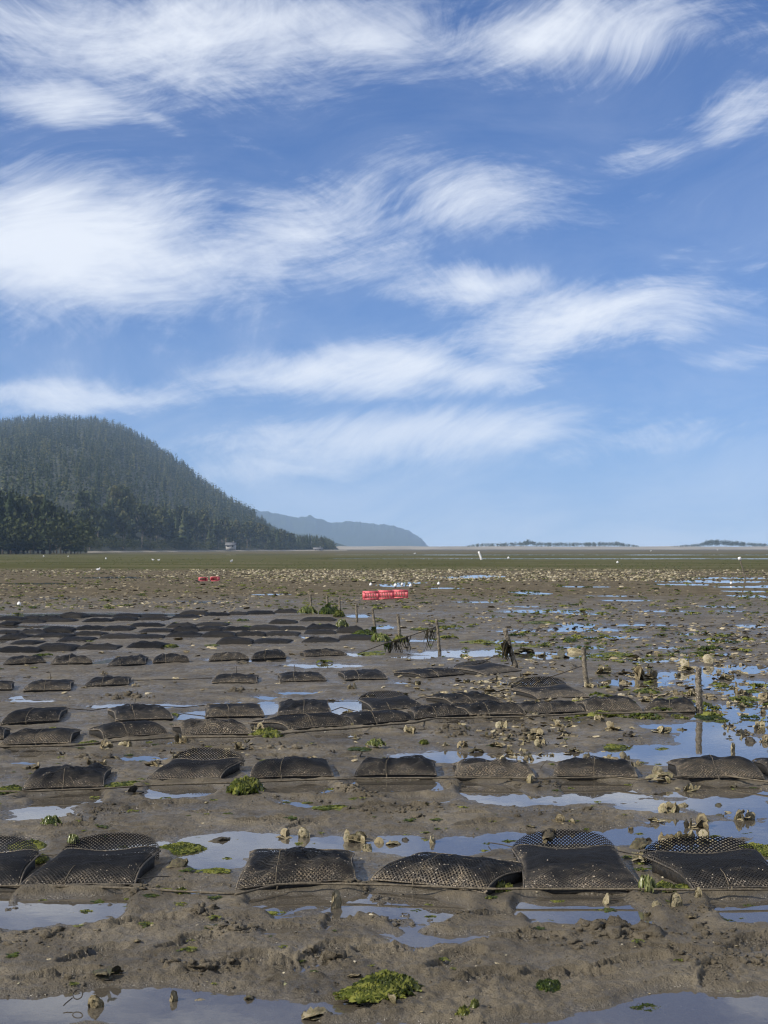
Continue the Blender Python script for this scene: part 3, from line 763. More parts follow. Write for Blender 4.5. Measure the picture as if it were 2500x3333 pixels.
    if len(ru):
        C = B.top(ru, rv, 0.001); N = B.normal(ru, rv)
        sz = B.rs.uniform(0.0016, 0.0042, len(ru)) * (1 if row < 3 else 1.35)
        tv = np.cross(N, B.rs.normal(size=N.shape)); tv /= np.linalg.norm(tv, axis=1)[:, None] + 1e-9; bv = np.cross(N, tv)
        VV = []
        for k in range(5):
            an = k * 2 * math.pi / 5
            VV.append(C + (tv * math.cos(an) + bv * math.sin(an)) * sz[:, None])
        VV.append(C + N * sz[:, None] * 1.1)
        VV = np.stack(VV, 1).reshape(-1, 3)
        TT = np.vstack([np.stack([np.arange(len(C)) * 6 + k, np.arange(len(C)) * 6 + (k + 1) % 5, np.arange(len(C)) * 6 + 5], 1) for k in range(5)])
        link('barnacles', mesh_np('barnacles', VV, None, TT, M_barn, False), parent=root, kind='stuff')
    return root
seed = 3
SPECIAL = {
 (1,0): 'open-mouthed black mesh oyster bag cut off by the left picture edge, nearest row',
 (1,1): 'open-mouthed black mesh oyster bag beside the green weed pool, nearest row, left',
 (1,2): 'tall flat-topped closed black mesh oyster bag with barnacled front, nearest row',
 (1,3): 'skewed humped closed black mesh oyster bag in the middle of the nearest row',
 (1,4): 'open-mouthed greyed mesh oyster bag with a brown oyster on its arched flap',
 (1,5): 'open-mouthed greyed mesh oyster bag cut off by the right edge, nearest row',
 (2,0): 'large closed black mesh oyster bag at the left end of the second row',
 (2,1): 'open-mouthed mesh oyster bag with arched flap in the second row',
 (2,7): 'closed mesh oyster bag cut off by the right picture edge, second row',
 (4,4): 'open-mouthed mesh oyster bag behind the touching bags of the third row',
 (4,6): 'open-mouthed greyed mesh oyster bag in front of the stake with the sloping cord',
 (5,7): 'mesh oyster bag with dark raised flap beside the leaning weed-hung stake',
}
for r in sorted(BAGS):
    for i, q in enumerate(BAGS[r]):
        state = ROWS[r][i][4]; pk = ROWS[r][i][5]
        seed += 17
        d_ = 0.5 * (q[2][1] + q[3][1])
        H = {1: 0.100, 2: 0.098, 3: 0.10, 4: 0.085, 5: 0.075, 6: 0.092}[r]
        rise = None
        if state == 'o': H *= 0.66
        if pk:
            edge = 0.5 * (ROWS[r][i][2][1] + ROWS[r][i][3][1])
            rise = max(0.05, (edge - pk) / FPX * d_ + 0.015)
        lab = SPECIAL.get((r, i)) or '%s black mesh oyster bag, %s from the left in %s' % (BAG_STATE[state], ordinal(i), ROW_NAME[r])
        build_bag(q, H, seed, state, {1: 0.0175, 2: 0.019, 3: 0.021, 4: 0.021, 5: 0.026, 6: 0.028}[r], lab, rise, r)
# far bags: four shapes shared by all
def far_bag(seed):
    rs = np.random.default_rng(seed); n = 15
    u, v = np.meshgrid(np.linspace(0, 1, n), np.linspace(0, 1, n), indexing='ij'); u = u.ravel(); v = v.ravel()
    q = [np.array(p, float) for p in ((-.5, -.34, 0), (.5, -.34, 0), (.47, .34, 0), (-.46, .34, 0))]
    for p in q: p[:2] += rs.uniform(-.03, .03, 2)
    B = Bag(q, 0.78, seed, 'c', 0.0)
    B.c = np.zeros(3)
    P = B.top(u, v); P[:, 2] = np.maximum(P[:, 2] - 0.01, 0.02)
    Pb = P.copy(); Pb[:, 2] = -0.06
    F = grid_faces(n, n)
    ring = np.concatenate([np.arange(n), np.arange(1, n) * n + n - 1, (n - 1) * n + np.arange(n - 2, -1, -1), np.arange(n - 2, 0, -1) * n]); r2 = np.roll(ring, -1)
    S = np.stack([ring, ring + n * n, r2 + n * n, r2], 1)
    g = np.concatenate([B.grime(u, v), np.full(n * n, 0.8)])
    return mesh_np('oyster_bag', np.vstack([P, Pb]), np.vstack([F, S]), None, M_bag['far'], True, {'grime': g})
FB = [far_bag(s) for s in (101, 202, 303, 404, 505)]
k = 0
for r in sorted(FARB):
    for i, (c, wd, hg) in enumerate(FARB[r]):
        k += 1
        lab = 'black mesh oyster bag, %s from the left in %s' % (ordinal(i), ROW_NAME[r])
        o = link('oyster_bag', FB[(k * 7 + r) % 5], (c[0], c[1], max(gz(c[0], c[1]), -0.005)), label=lab, cat='oyster bag', group='oyster bags lying in rows on the mud',
                 rz=random.uniform(-.07, .07), scale=(wd * 1.17, random.uniform(1.0, 1.3), hg * random.uniform(.95, 1.3)))
# ------------------------------------------------------------------ long lines the bags are tied to
def rope_thing(name, pts, r, label, mat=None, cat='rope', ply=True, k=6):
    """pts: world points; laid as a slightly wavering rope"""
    pts = np.array(pts, float); out = []
    for a, b in zip(pts[:-1], pts[1:]):
        n = max(3, int(np.linalg.norm(b - a) / 0.06))
        for t in np.linspace(0, 1, n, endpoint=False): out.append(a * (1 - t) + b * t)
    out.append(pts[-1]); out = np.array(out)
    s = np.arange(len(out))
    out[:, 2] += 0.004 * perlin(s * 0.13, s * 0, 3); out[:, 1] += 0.006 * perlin(s * 0.09, s * 0 + 5.5, 3)
    rr = r * (1 + 0.18 * np.sin(s * 2.1)) if ply else r
    c = out.mean(0)
    mb = MB(); mb.tube(out - c, rr, k)
    return link(name, mb.mesh(name, mat or M_rope), c, label=label, cat=cat)
def front_line(r, pxs, z, fwd=0.03):
    P = []
    for (px, py) in pxs:
        g = G(px, py, z); P.append((g[0], g[1] - fwd * 0, z))
    return P
rope_thing('rope', front_line(1, [(-260,2884),(0,2884),(240,2884),(440,2892),(640,2903),(770,2910)], 0.03), 0.0052, 'thin tan rope along the fronts of the two bags at the left, nearest row')
rope_thing('rope', front_line(1, [(765,2912),(900,2880),(1000,2876),(1170,2877),(1250,2880),(1420,2886),(1600,2893),(1680,2893),(2090,2894),(2300,2897),(2620,2893)], 0.045), 0.0052, 'thin tan rope stretched past the four bags at the right, nearest row')
rope_thing('rope', front_line(2, [(-200,2578),(70,2576),(340,2566),(480,2556),(720,2548),(810,2546),(1090,2536),(1150,2532),(1430,2533),(1480,2531),(1750,2534),(1800,2533),(2000,2529),(2080,2538),(2200,2528),(2330,2520),(2500,2545),(2700,2545)], 0.045), 0.0058, 'tan rope running along the fronts of the second row of bags')
rope_thing('rope', front_line(3, [(-200,2431),(0,2430),(230,2427),(340,2416),(560,2400),(820,2398),(945,2384),(1150,2370),(1350,2352),(1420,2338),(1530,2336),(1720,2332),(1910,2323),(2270,2316)], 0.04), 0.0085, 'dark tan rope along the third row of touching bags')
def thin(name, pxs, z, label, r=0.003, mat=None):
    return rope_thing(name, [(*G(px, py, zz)[:2], zz) for (px, py), zz in zip(pxs, z)], r, label, mat or M_line, cat='cord', ply=False, k=4)
thin('cord', [(1700,2765),(1640,2750),(1590,2743)], (0.06,.05,.01), 'thin dark cord trailing from the open bag with the brown oyster', 0.0028)
thin('cord', [(2005,2768),(2050,2778),(2100,2786)], (0.07,.055,.06), 'thin dark cord linking the two open bags at the right', 0.0028)
thin('cord', [(445,2862),(520,2852),(570,2856)], (0.05,.03,.012), 'thin dark cord lying right of the open bag by the weed pool', 0.0022)
thin('cord', [(190,2780),(160,2785),(118,2788)], (0.07,.05,.06), 'thin dark cord linking the two open bags at the left', 0.0022)
thin('cord', [(223,2306),(300,2312),(350,2304)], (0.05,.03,.05), 'dark cord from the first to the second bag of the fourth row', 0.0045)
thin('cord', [(528,2300),(600,2302),(668,2296)], (0.05,.03,.05), 'dark cord from the second to the third bag of the fourth row', 0.0045)
thin('cord', [(428,2214),(560,2212),(690,2207)], (0.05,.03,.05), 'dark cord between bags of the fifth row, left of the weed', 0.005)
thin('cord', [(1069,2284),(1110,2282),(1166,2282)], (0.05,.03,.05), 'dark cord crossing a pool between two bags of the fourth row', 0.0045)
thin('cord', [(1343,2282),(1370,2270),(1400,2266),(1384,2263)], (0.05,.04,.05,.05), 'dark cord beside the open bag of the fourth row', 0.0045)
# loop of cord lying in the near pool
th = np.linspace(0, 2 * math.pi, 22)
c0 = G(253, 3250, 0.02); mb = MB()
mb.tube(np.stack([0.016 * np.cos(th), 0.010 * np.sin(th), 0.014 + 0.013 * np.sin(th)], 1), 0.0022, 5)
mb.tube([(-0.016, -0.006, 0.004), (-0.03, -0.03, -0.004), (-0.036, -0.05, -0.008)], 0.002, 5)
link('cord_loop', mb.mesh('cord_loop', M_line), c0, label='small black cord loop standing in the near pool', cat='cord')
# thin rods poking out of the mud by bags
def rod(px, py, pxt, pyt, label, r=0.0035):
    b = G(px, py, 0.0); t = At(pxt, pyt, b[1] + 0.02)
    mb = MB(); mb.tube([np.array((0, 0, -0.08)), (t - b) * 0.5 + (0.004, 0, 0), t - b], (r, r, r * .8), 5)
    link('metal_rod', mb.mesh('metal_rod', M_line), b, label=label, cat='rod')
rod(165,2216,163,2192,'thin rod behind the second bag of the fifth row',.005); rod(342,2208,338,2188,'thin rod behind the third bag of the fifth row',.005); rod(770,2196,769,2168,'thin rod behind the fourth bag of the fifth row',.005); rod(960,2190,958,2164,'thin rod behind the fifth bag of the fifth row',.005); rod(1066,2180,1066,2160,'thin rod left of the greyed bag of the fifth row',.005)
rod(1740,2515,1782,2473,'pale twig leaning off the fifth bag of the second row',.0022); rod(2100,2522,2142,2497,'short pale twig leaning off the sixth bag of the second row',.0022); rod(433,2300,443,2268,'bent twig behind the second bag of the fourth row',.0035)

# ------------------------------------------------------------------ stakes
M_wood = plain('barnacled_wood', (0.055, 0.045, 0.032), (0.21, 0.18, 0.13), 24, 0.85, 0.01, 40)
STAKES = [ # base px, top px, width px, label
 ((2276,2312),(2273,2172),25,'thick barnacled wooden stake at the right end of the third row'),
 ((1910,2242),(1898,2108),19,'split-topped wooden stake with a sloping cord tied to it'),
 ((1682,2182),(1642,2045),20,'leaning wooden stake hung with brown weed'),
 ((1432,2128),(1421,2016),13,'pale wooden stake at the end of the weed-hung fence line'),
 ((1302,2088),(1295,1998),13,'wooden stake behind the fence line with weed at its foot'),
 ((1222,2064),(1213,1980),11,'wooden stake with a dark crusted foot, second from the pool'),
 ((1162,2030),(1160,1967),10,'short wooden stake standing by the small pool'),
 ((1107,2006),(1105,1942),9,'slim dark stake with bright green weed at its foot'),
 ((1068,1999),(1065,1939),9,'slim stake hung with dark green weed'),
 ((1014,1998),(1010,1934),9,'slim stake rising from a bush of pale green weed')]
STK = []
for i, (b, t, wpx, lab) in enumerate(STAKES):
    p = G(*b); tp = At(t[0], t[1], p[1])
    wd = wpx / FPX * p[1] / 2 * .82
    n = 14; ss = np.linspace(0, 1, n)
    v = (tp - p)
    P = ss[:, None] * v + np.array((0, 0, 0)); P[0, 2] = -0.15
    P[:, 0] += 0.12 * wd * np.sin(ss * 7 + i); 
    rr = wd * (1.06 - 0.16 * ss) * (1 + 0.10 * np.sin(ss * 31 + i * 2) + 0.08 * np.sin(ss * 57))
    root = link('stake', None, (p[0], p[1], 0), label=lab, cat='stake', group='wooden stakes at the end of the bag rows')
    mb = MB(); mb.tube(P, rr, 10)
    V = np.vstack(mb.V); an = np.arctan2(V[:, 1] - np.interp(V[:, 2], P[:, 2], P[:, 1]), V[:, 0] - np.interp(V[:, 2], P[:, 2], P[:, 0]))
    V[:, :2] += (wd * 0.16 * fbm(an * 2 + i * 9, V[:, 2] * 25, 2, 5))[:, None] * np.stack([np.cos(an), np.sin(an)], 1)
    topz = V[:, 2].max(); s_ = V[:, 2] > topz - 0.02
    V[s_, 2] += 0.5 * wd * perlin(V[s_, 0] * 90 + i, V[s_, 1] * 90, 7)
    mb.V = [V]
    link('post', mb.mesh('post', M_wood), parent=root)
    nb_ = 260 if i == 0 else 110
    rs = np.random.default_rng(i + 70); zz = rs.uniform(0.0, 0.97, nb_); aa = rs.uniform(0, 2 * math.pi, nb_)
    C = zz[:, None] * v; R0 = wd * (1.0 - .14 * zz)
    N = np.stack([np.cos(aa), np.sin(aa), np.zeros(nb_)], 1); C = C + N * R0[:, None]
    sz = rs.uniform(0.10, 0.24, nb_) * wd; tv = np.stack([-np.sin(aa), np.cos(aa), np.zeros(nb_)], 1); bv = np.array((0, 0, 1.0))[None]
    VV = np.stack([C + (tv * math.cos(a) + bv * math.sin(a)) * sz[:, None] for a in np.arange(5) * 1.2566] + [C + N * sz[:, None]], 1).reshape(-1, 3)
    TT = np.vstack([np.stack([np.arange(nb_) * 6 + k_, np.arange(nb_) * 6 + (k_ + 1) % 5, np.arange(nb_) * 6 + 5], 1) for k_ in range(5)])
    link('barnacles', mesh_np('barnacles', VV, None, TT, M_barn, False), parent=root, kind='stuff')
    STK.append((p, tp, wd))
# fence line hung with weed, and the sloping cords
def cord_between(pts, label, r=.005):
    return rope_thing('cord', pts, r, label, M_line, 'cord', False, 5)
a = G(1165, 2127, 0.02); b = STK[3][1] * 0.8 + STK[3][0] * 0.2
cord_between([a, 0.66 * a + 0.34 * b + (0, 0, 0.01), 0.3 * a + 0.7 * b - (0, 0, .005), b], 'dark cord rising from the mud to the pale fence stake', .007)
FENCE = (a, b)
s1 = STK[1][0] * 0.42 + STK[1][1] * 0.58
cord_between([s1, 0.5 * (s1 + G(1785, 2200, .06)) - (0, 0, .012), G(1785, 2205, .06), G(1750, 2225, .03)], 'cord sloping from the split-topped stake to the mud', .006)
a2 = STK[2][0] * 0.5 + STK[2][1] * 0.5
cord_between([a2, G(1600, 2140, .10), G(1560, 2165, .02)], 'cord sloping from the leaning stake to the dark flap', .006)
# ------------------------------------------------------------------ oysters
def shell_material():
    m, t, b = material('oyster_shell')
    tcn = t.node('ShaderNodeTexCoord'); p = tcn.outputs['Object']
    inf = t.node('ShaderNodeObjectInfo'); rnd = inf.outputs['Random']
    at = t.node('ShaderNodeAttribute', attribute_name='tone')
    n = t.noise(p, 55.0, 5, 0.7); n2 = t.noise(p, 160.0, 4, 0.7)
    f = t.m('ADD', t.m('MULTIPLY', at.outputs['Fac'], 0.75), t.m('ADD', t.m('MULTIPLY', t.m('SUBTRACT', n, 0.5), 1.1), t.m('MULTIPLY', rnd, 0.16)))
    c = t.ramp(f, [(0.10, (0.026, 0.022, 0.016)), (0.36, (0.068, 0.054, 0.030)), (0.58, (0.150, 0.117, 0.058)), (0.80, (0.29, 0.235, 0.125)), (1.0, (0.50, 0.44, 0.32))])
    c = t.mix(t.smooth(n2, 0.58, 0.72, 0, 0.6), c, (0.10, 0.085, 0.055))
    g = t.m('MULTIPLY', t.smooth(t.noise(p, 21.0, 3, .5), 0.52, 0.66), t.m('GREATER_THAN', rnd, 0.55))
    c = t.mix(t.m('MULTIPLY', g, 0.7), c, (0.085, 0.115, 0.020))
    t.l.new(c, b.inputs['Base Color']); b.inputs['Roughness'].default_value = 0.55
    bp = t.node('ShaderNodeBump'); bp.inputs['Distance'].default_value = 0.004
    t.l.new(n2, bp.inputs['Height']); t.l.new(bp.outputs[0], b.inputs['Normal'])
    return m
M_shell = shell_material()
M_white = plain('bleached_shell', (0.62, 0.58, 0.52), (0.78, 0.75, 0.70), 60, 0.6)
def one_shell(rs, L=0.09, W=0.055, T=0.022, rings=6, seg=16, tone=0.5):
    """one cupped, ruffled oyster: two valves closed on each other, hinge at -x"""
    th = np.arange(seg) * 2 * math.pi / seg
    out = 1 + 0.24 * rs.normal(size=seg); out = 0.5 * out + 0.25 * (np.roll(out, 1) + np.roll(out, -1))
    V = []; F = []; T_ = []; tones = []
    for side in (1, -1):
        base = len(V)
        for k in range(rings + 1):
            f = k / rings
            ruff = 1 + 0.10 * (k % 2) * (1 if side > 0 else .6) + 0.05 * rs.normal(size=seg)
            x = (np.cos(th) * L * (0.5 + 0.0 * th)) * f * ruff * out; taper = 0.62 + 0.38 * (np.cos(th) * 0.5 + 0.5) ** 0.6
            y = np.sin(th) * W * 0.62 * f * ruff * out * taper * 1.25
            z = side * T * (1 - f ** 1.5) * (0.9 if side > 0 else 0.6) + side * 0.10 * T * (k % 2) + 0.22 * T * rs.normal(size=seg) * (0.3 + f)
            if f == 1: z = 0.35 * T * np.sin(th * 3 + rs.uniform(0, 6)) + 0.2 * T * rs.normal(size=seg)
            for a, b_, c in zip(x, y, z): V.append((a, b_, c))
            tones += list(np.clip(tone + 0.35 * (f - 0.5) + 0.22 * (k % 2) + 0.15 * rs.normal(size=seg), 0, 1))
        for k in range(rings):
            for j in range(seg):
                a = base + k * seg + j; b2 = base + k * seg + (j + 1) % seg
                q = (a, b2, b2 + seg, a + seg)
                F.append(q if side < 0 else q[::-1])
    return np.array(V), np.array(F), np.array(tones)
def euler(V, rx, ry, rz):
    M = np.array(Matrix.Rotation(rz, 3, 'Z') @ Matrix.Rotation(ry, 3, 'Y') @ Matrix.Rotation(rx, 3, 'X'))
    return V @ M.T
def oyster_mesh(seed, n=1, tone=0.5, pose='flat', rings=6, seg=14):
    """unit oyster or cluster: about 1 unit wide, standing on z = 0"""
    rs = np.random.default_rng(seed); mb = MB(); tn = []
    for i in range(n):
        V, F, t = one_shell(rs, rs.uniform(.9, 1.2), rs.uniform(.42, .72), rs.uniform(.07, .15) * (1.9 if n == 1 and rings >= 5 else 1), rings, seg, tone + rs.uniform(-.35, .35))
        if n > 1: V = V * rs.uniform(0.28, 0.58)
        if pose == 'up' or (n > 1 and rs.random() < 0.38):
            V = euler(V, rs.uniform(-.5, .5), -math.pi / 2 + rs.uniform(-.6, .6), rs.uniform(0, 6.3))
        else:
            V = euler(V, rs.uniform(-.5, .5), rs.uniform(-.35, .35), rs.uniform(0, 6.3))
        V[:, 2] -= np.percentile(V[:, 2], 12)
        if n > 1: V = V + (rs.uniform(-.36, .36), rs.uniform(-.3, .3), rs.uniform(-.02, .12))
        mb.add(V, F); tn.append(t)
    return mb.mesh('oyster', M_shell, False, {'tone': np.concatenate(tn)})
SH = {
 'flat': [oyster_mesh(s, 1, .5) for s in (1, 2, 3, 4)], 'pale': [oyster_mesh(s, 1, .85) for s in (11, 12, 13)], 'dark': [oyster_mesh(s, 1, .05) for s in (21, 22, 23)],
 'up': [oyster_mesh(s, 1, .8, 'up') for s in (31, 32, 33, 34)], 'gold': [oyster_mesh(s, 1, 1.0, 'up', 7, 14) for s in (35, 36, 37)], 'cluster': [oyster_mesh(s, 11, .7, 'flat', 4, 10) for s in (41, 42, 43, 44, 45)], 'darkcluster': [oyster_mesh(s, 9, .2, 'flat', 4, 10) for s in (51, 52, 53)],
}
cnt = 0
def oyster(px, py, wpx, kind, label, zoff=0.0, z=None, group=None):
    global cnt
    cnt += 1
    g = G(px, py - 0.12 * wpx, 0.0)
    if z is None:
        z = max(gz(g[0], g[1]), -0.01)
    wd = wpx / FPX * g[1]
    me = SH[kind][cnt % len(SH[kind])]
    nm = 'oyster_cluster' if 'cluster' in kind else 'oyster'
    return link(nm, me, (g[0], g[1], z - 0.004 + zoff), label=label, cat='oysters' if 'cluster' in kind else 'oyster', group=group or 'oysters lying on the mud near the bags', rz=random.uniform(0, 6.3), scale=wd * (1.08 if 'cluster' in kind else 1.05))
OY = [
 (312,3284,62,'gold','plump golden oyster standing in the near pool by the cord loop'),(374,3262,50,'dark','flat dark half shell beside the golden oyster in the near pool'),
 (566,3262,48,'gold','small yellow tilted oyster on the edge of the near pool'),(658,3262,46,'flat','low brown oyster at the near pool edge, right of the yellow one'),(810,3256,50,'flat','leaf-shaped tan shell lying flat by the near pool'),
 (350,3205,95,'darkcluster','cluster of broken dark shells just behind the near pool'),(318,3134,105,'darkcluster','grey-black broken shells on bare mud above the boot print'),(447,3086,24,'pale','tiny white shell on bare mud at the left'),
 (580,2842,66,'flat','brown and cream oyster at the left pool, right of the open bag'),(720,2742,74,'dark','dark brown hollow oyster in the pool behind the nearest row'),
 (1033,3316,92,'pale','big tan encrusted oyster at the bottom edge in the near pool'),(1152,3200,44,'flat','dull oyster tucked behind the big weed heap'),(1278,3288,46,'up','grey oyster just below the big weed heap'),(1095,2962,62,'gold','white and tan oyster on the mud between the two closed bags'),
 (930,2735,70,'cluster','low pale shells at the far edge of the long pool'),(990,2730,46,'gold','upright yellow oyster at the far edge of the long pool'),(1150,2748,84,'cluster','green-stained oyster lump in the long pool'),(1196,2774,60,'flat','domed dark oyster in front of the green-stained lump'),(1231,2748,38,'up','thin upright cream oyster in the long pool'),(1283,2752,44,'pale','pale rounded oyster in the long pool'),(1320,2740,38,'flat','small weed-tipped oyster in the long pool'),(1406,2746,40,'gold','tall upright oyster standing alone in the long pool'),
 (1970,2945,60,'up','wedge-shaped grey oyster in front of the open bag with the brown oyster'),
 (2200,2976,50,'gold','whitish upright oyster at the corner of the rightmost near bag'),(2108,2986,30,'up','small cream oyster, left of a pair on the mud'),(2138,2978,32,'pale','small pale oyster, right of a pair on the mud'),(2252,3010,36,'flat','single yellow shell on bare mud at the right'),(2272,2950,36,'up','small dull oyster under the rightmost near bag'),(2176,2930,30,'up','small oyster among the pale weed by the rope'),
 (2095,2742,56,'darkcluster','dark knobbly oyster cluster in the pool behind the nearest row'),(2080,2768,66,'flat','flat yellow-brown shell in front of the dark cluster'),(2168,2742,64,'cluster','brown oyster cluster left of the yellow cluster, right pool'),(2232,2740,70,'cluster','yellow oyster cluster in the right pool'),(2160,2764,66,'cluster','oyster cluster at the front of the right pool heap'),(2308,2752,84,'cluster','pinkish tan oysters piled behind the rightmost near bag'),(2092,2822,72,'cluster','yellow-brown oysters at the corner of the rightmost near bag'),
 (1728,2704,34,'dark','dark oyster behind the open bag flap, left one'),(1825,2694,34,'up','small oyster behind the open bag flap, middle one'),(1866,2698,24,'up','tiny oyster behind the open bag flap, right one'),(2046,2704,42,'cluster','small cluster at the left edge of the right pool'),(2140,2682,42,'cluster','small pale cluster mid pool at the right'),(2182,2656,74,'cluster','wide low cluster below the seventh bag, second row'),(2270,2702,84,'cluster','large dull cluster in the middle of the right pool'),(2220,2628,36,'pale','pale single shell between pool and second row'),(2340,2626,34,'flat','brown shell above the dark round shell, right pool'),(2340,2662,48,'dark','dark round shell in the right pool'),(2415,2676,72,'cluster','big cream cluster near the right picture edge'),(2375,2650,36,'flat','small shell left of the big cream cluster'),
 (2150,2566,100,'cluster','yellow-green oyster lump between the sixth and seventh bags, second row'),(1726,2566,44,'up','yellowish shells on the mud ridge under the fifth bag, second row'),(2232,2580,60,'cluster','low dull shells under the seventh bag, second row'),(2132,2588,26,'dark','small dark lump in the pool below the yellow-green oysters'),(2386,2566,34,'flat','brown shell in front of the seventh bag, second row'),(2478,2570,20,'pale','white shell at the right edge, second row'),
 (2030,2470,36,'up','cream oyster behind the sixth bag, second row'),(1756,2408,58,'cluster','yellow oyster cluster on the mud below the third row'),(1842,2406,34,'dark','dark oyster right of the yellow cluster below the third row'),(1650,2418,42,'darkcluster','dark shells left of the yellow cluster below the third row'),(1615,2414,15,'pale','tiny white shell by a small pool below the third row'),(2000,2390,58,'cluster','tan cluster on the spit below the end stake'),(2150,2395,54,'cluster','tan cluster in the pool below the end stake'),(2215,2380,34,'darkcluster','dark cluster on the spit tip below the end stake'),(2380,2400,22,'darkcluster','dark upright lump in the big right pool'),(2386,2446,30,'up','oyster half sunk in the big right pool'),(2442,2420,48,'flat','brown flat shell in the big right pool'),(2494,2370,26,'darkcluster','dark lump at the right edge of the big pool'),(1690,2470,20,'pale','small pale shell at the edge of the pool behind the second row'),
 (592,2424,52,'cluster','pinkish oyster lump between bags of the third row, left'),(104,2518,54,'cluster','tan shells beside the first bag of the second row'),(84,2545,36,'dark','dark shell left of the first bag of the second row'),(515,2500,58,'cluster','greenish oyster cluster beside the open bag, second row'),(380,2478,34,'pale','pale oyster behind the gap after the first bag, second row'),(422,2600,70,'darkcluster','brown broken shells in the gap below the open bag, second row'),(672,2624,16,'pale','round white shell below the open bag, second row'),
 (2305,2168,42,'up','oyster in the pool just right of the end stake'),(1960,2205,60,'cluster','yellow oyster cluster right of the split-topped stake, nearer'),(2040,2205,56,'darkcluster','dark oyster cluster in the pool right of the split-topped stake'),(2095,2222,80,'cluster','big tan cluster at the edge of the pool, mid right'),(2035,2230,50,'cluster','tan cluster left of the big one, mid right'),(2245,2190,70,'cluster','tall oyster cluster in the pool behind the end stake'),(2360,2215,48,'cluster','pale cluster in the far right pool'),(1875,2130,44,'pale','pale oyster in the pool left of the split-topped stake'),(1710,2135,70,'darkcluster','dark oyster cluster in the pool by the leaning stake'),(1760,2140,40,'cluster','brown cluster mid pool by the leaning stake'),(1825,2148,60,'darkcluster','wide dark cluster in the pool between the stakes'),
]
for (px, py, wpx, kind, lab) in OY:
    oyster(px, py, wpx, kind, lab)
# the brown oyster that sits on the arched flap of the open bag
q = BAGS[1][4]; bk = 0.5 * (q[2] + q[3])
ob = At(1788, 2722, bk[1] + 0.05)
link('oyster', SH['flat'][1], (ob[0], ob[1], ob[2] - 0.012), label='round brown oyster resting on the arched flap of an open bag', cat='oyster', rz=.4, scale=(0.078, 0.075, 0.12))

# scattered oysters of the mid flat; bands and patches
def density(px, py):
    d = 0.30
    if px > 1550 and 1985 < py < 2330: d = 0.9
    if py < 1985: d = 0.75
    if px < 1250 and 1870 < py < 1988: d = 2.4
    if px < 1300 and py > 1985: d = 0.12
    if py > 2330: d = 0.10 if px < 1600 else 0.35
    if px > 1400 and 1900 < py < 1985: d = 0.40
    return d
LITE = [oyster_mesh(s, 6, t, 'flat', 2, 7) for s, t in ((61, .55), (62, .35), (63, .7), (64, .2), (65, .5), (66, .62))]
spots = []
tries = 0
while len(spots) < 6600 and tries < 150000:
    tries += 1
    py = 1862 + (rng.random() ** 1.5) * 640; px = rng.uniform(-150, 2650)
    g = G(px, py)
    pat = float(fbm(g[0] * 0.35 * (30 / g[1]) + 3, g[1] * 0.12, 2, 77)) + 0.5
    if rng.random() > density(px, py) * np.clip(pat * 1.5 - 0.15, 0, 1): continue
    if any(abs(g[0] - f[0]) < f[2] + .03 and abs(g[1] - f[1]) < f[3] + .08 for f in FLAT): continue
    spots.append((g[0], g[1]))
spots = np.array(spots); hs = height(spots[:, 0], spots[:, 1])
size = rng.uniform(0.036, 0.088, len(spots)) * np.where(rng.random(len(spots)) < .25, 1.5, 1.0)
size = size * (1 + 0.010 * np.maximum(spots[:, 1] - 18, 0))
app = size / spots[:, 1]; order = np.argsort(-app)
for i in order[:255]:
    x, y = spots[i]
    full = app[i] * FPX > 38
    me = (SH['cluster'] + SH['darkcluster'])[i % 8] if full else LITE[i % 6]
    link('oyster_cluster', me, (x, y, max(hs[i], -.012) - .004), label='one of the many small oyster clusters strewn over the middle flat', cat='oysters', group='oyster clusters strewn over the middle flat', rz=rng.uniform(0, 6.3), scale=float(size[i]))
def scatter_mesh(name, P, sizes, protos, mat, tone=True, seed=3, zs=None):
    """many small pieces joined into one mesh"""
    rs = np.random.default_rng(seed); Vs = []; tvar = .5 if 'forest' in name else .2; Qs = []; Ts = []; tn = []; n = 0  # forest trees vary more, standing in for sunlit and shaded crowns
    data = []
    for me in protos:
        V = np.empty(len(me.vertices) * 3, np.float32); me.vertices.foreach_get('co', V); V = V.reshape(-1, 3)
        Q = np.array([p.vertices[:] for p in me.polygons if len(p.vertices) == 4]); T = np.array([p.vertices[:] for p in me.polygons if len(p.vertices) == 3])
        a = None
        if 'tone' in me.attributes:
            a = np.empty(len(V), np.float32); me.attributes['tone'].data.foreach_get('value', a)
        data.append((V, Q, T, a))
    for i, (p, s_) in enumerate(zip(P, sizes)):
        V, Q, T, a = data[rs.integers(len(data))]; an = rs.uniform(0, 6.3); c, s = math.cos(an), math.sin(an)
        W = np.stack([V[:, 0] * c - V[:, 1] * s, V[:, 0] * s + V[:, 1] * c, V[:, 2] * (1 if zs is None else zs)], 1) * s_ + p
        Vs.append(W)
        if len(Q): Qs.append(Q + n)
        if len(T): Ts.append(T + n)
        if a is not None: tn.append(a + rs.uniform(-tvar, tvar))
        n += len(V)
    return mesh_np(name, np.vstack(Vs), np.vstack(Qs) if Qs else None, np.vstack(Ts) if Ts else None, mat, True, {'tone': np.concatenate(tn)} if tn else None)
TINY = [oyster_mesh(s, 1, t, 'flat', 2, 6) for s, t in ((71, .72), (72, .45), (73, .92), (74, .3), (75, .8))]
rest = order[255:]
P = np.column_stack([spots[rest], np.maximum(hs[rest], -.01) - .003])
link('scattered_shells', scatter_mesh('scattered_shells', P, size[rest] * 1.15, TINY, M_shell), kind='stuff', label='countless oyster shells strewn over the flat behind the bags')
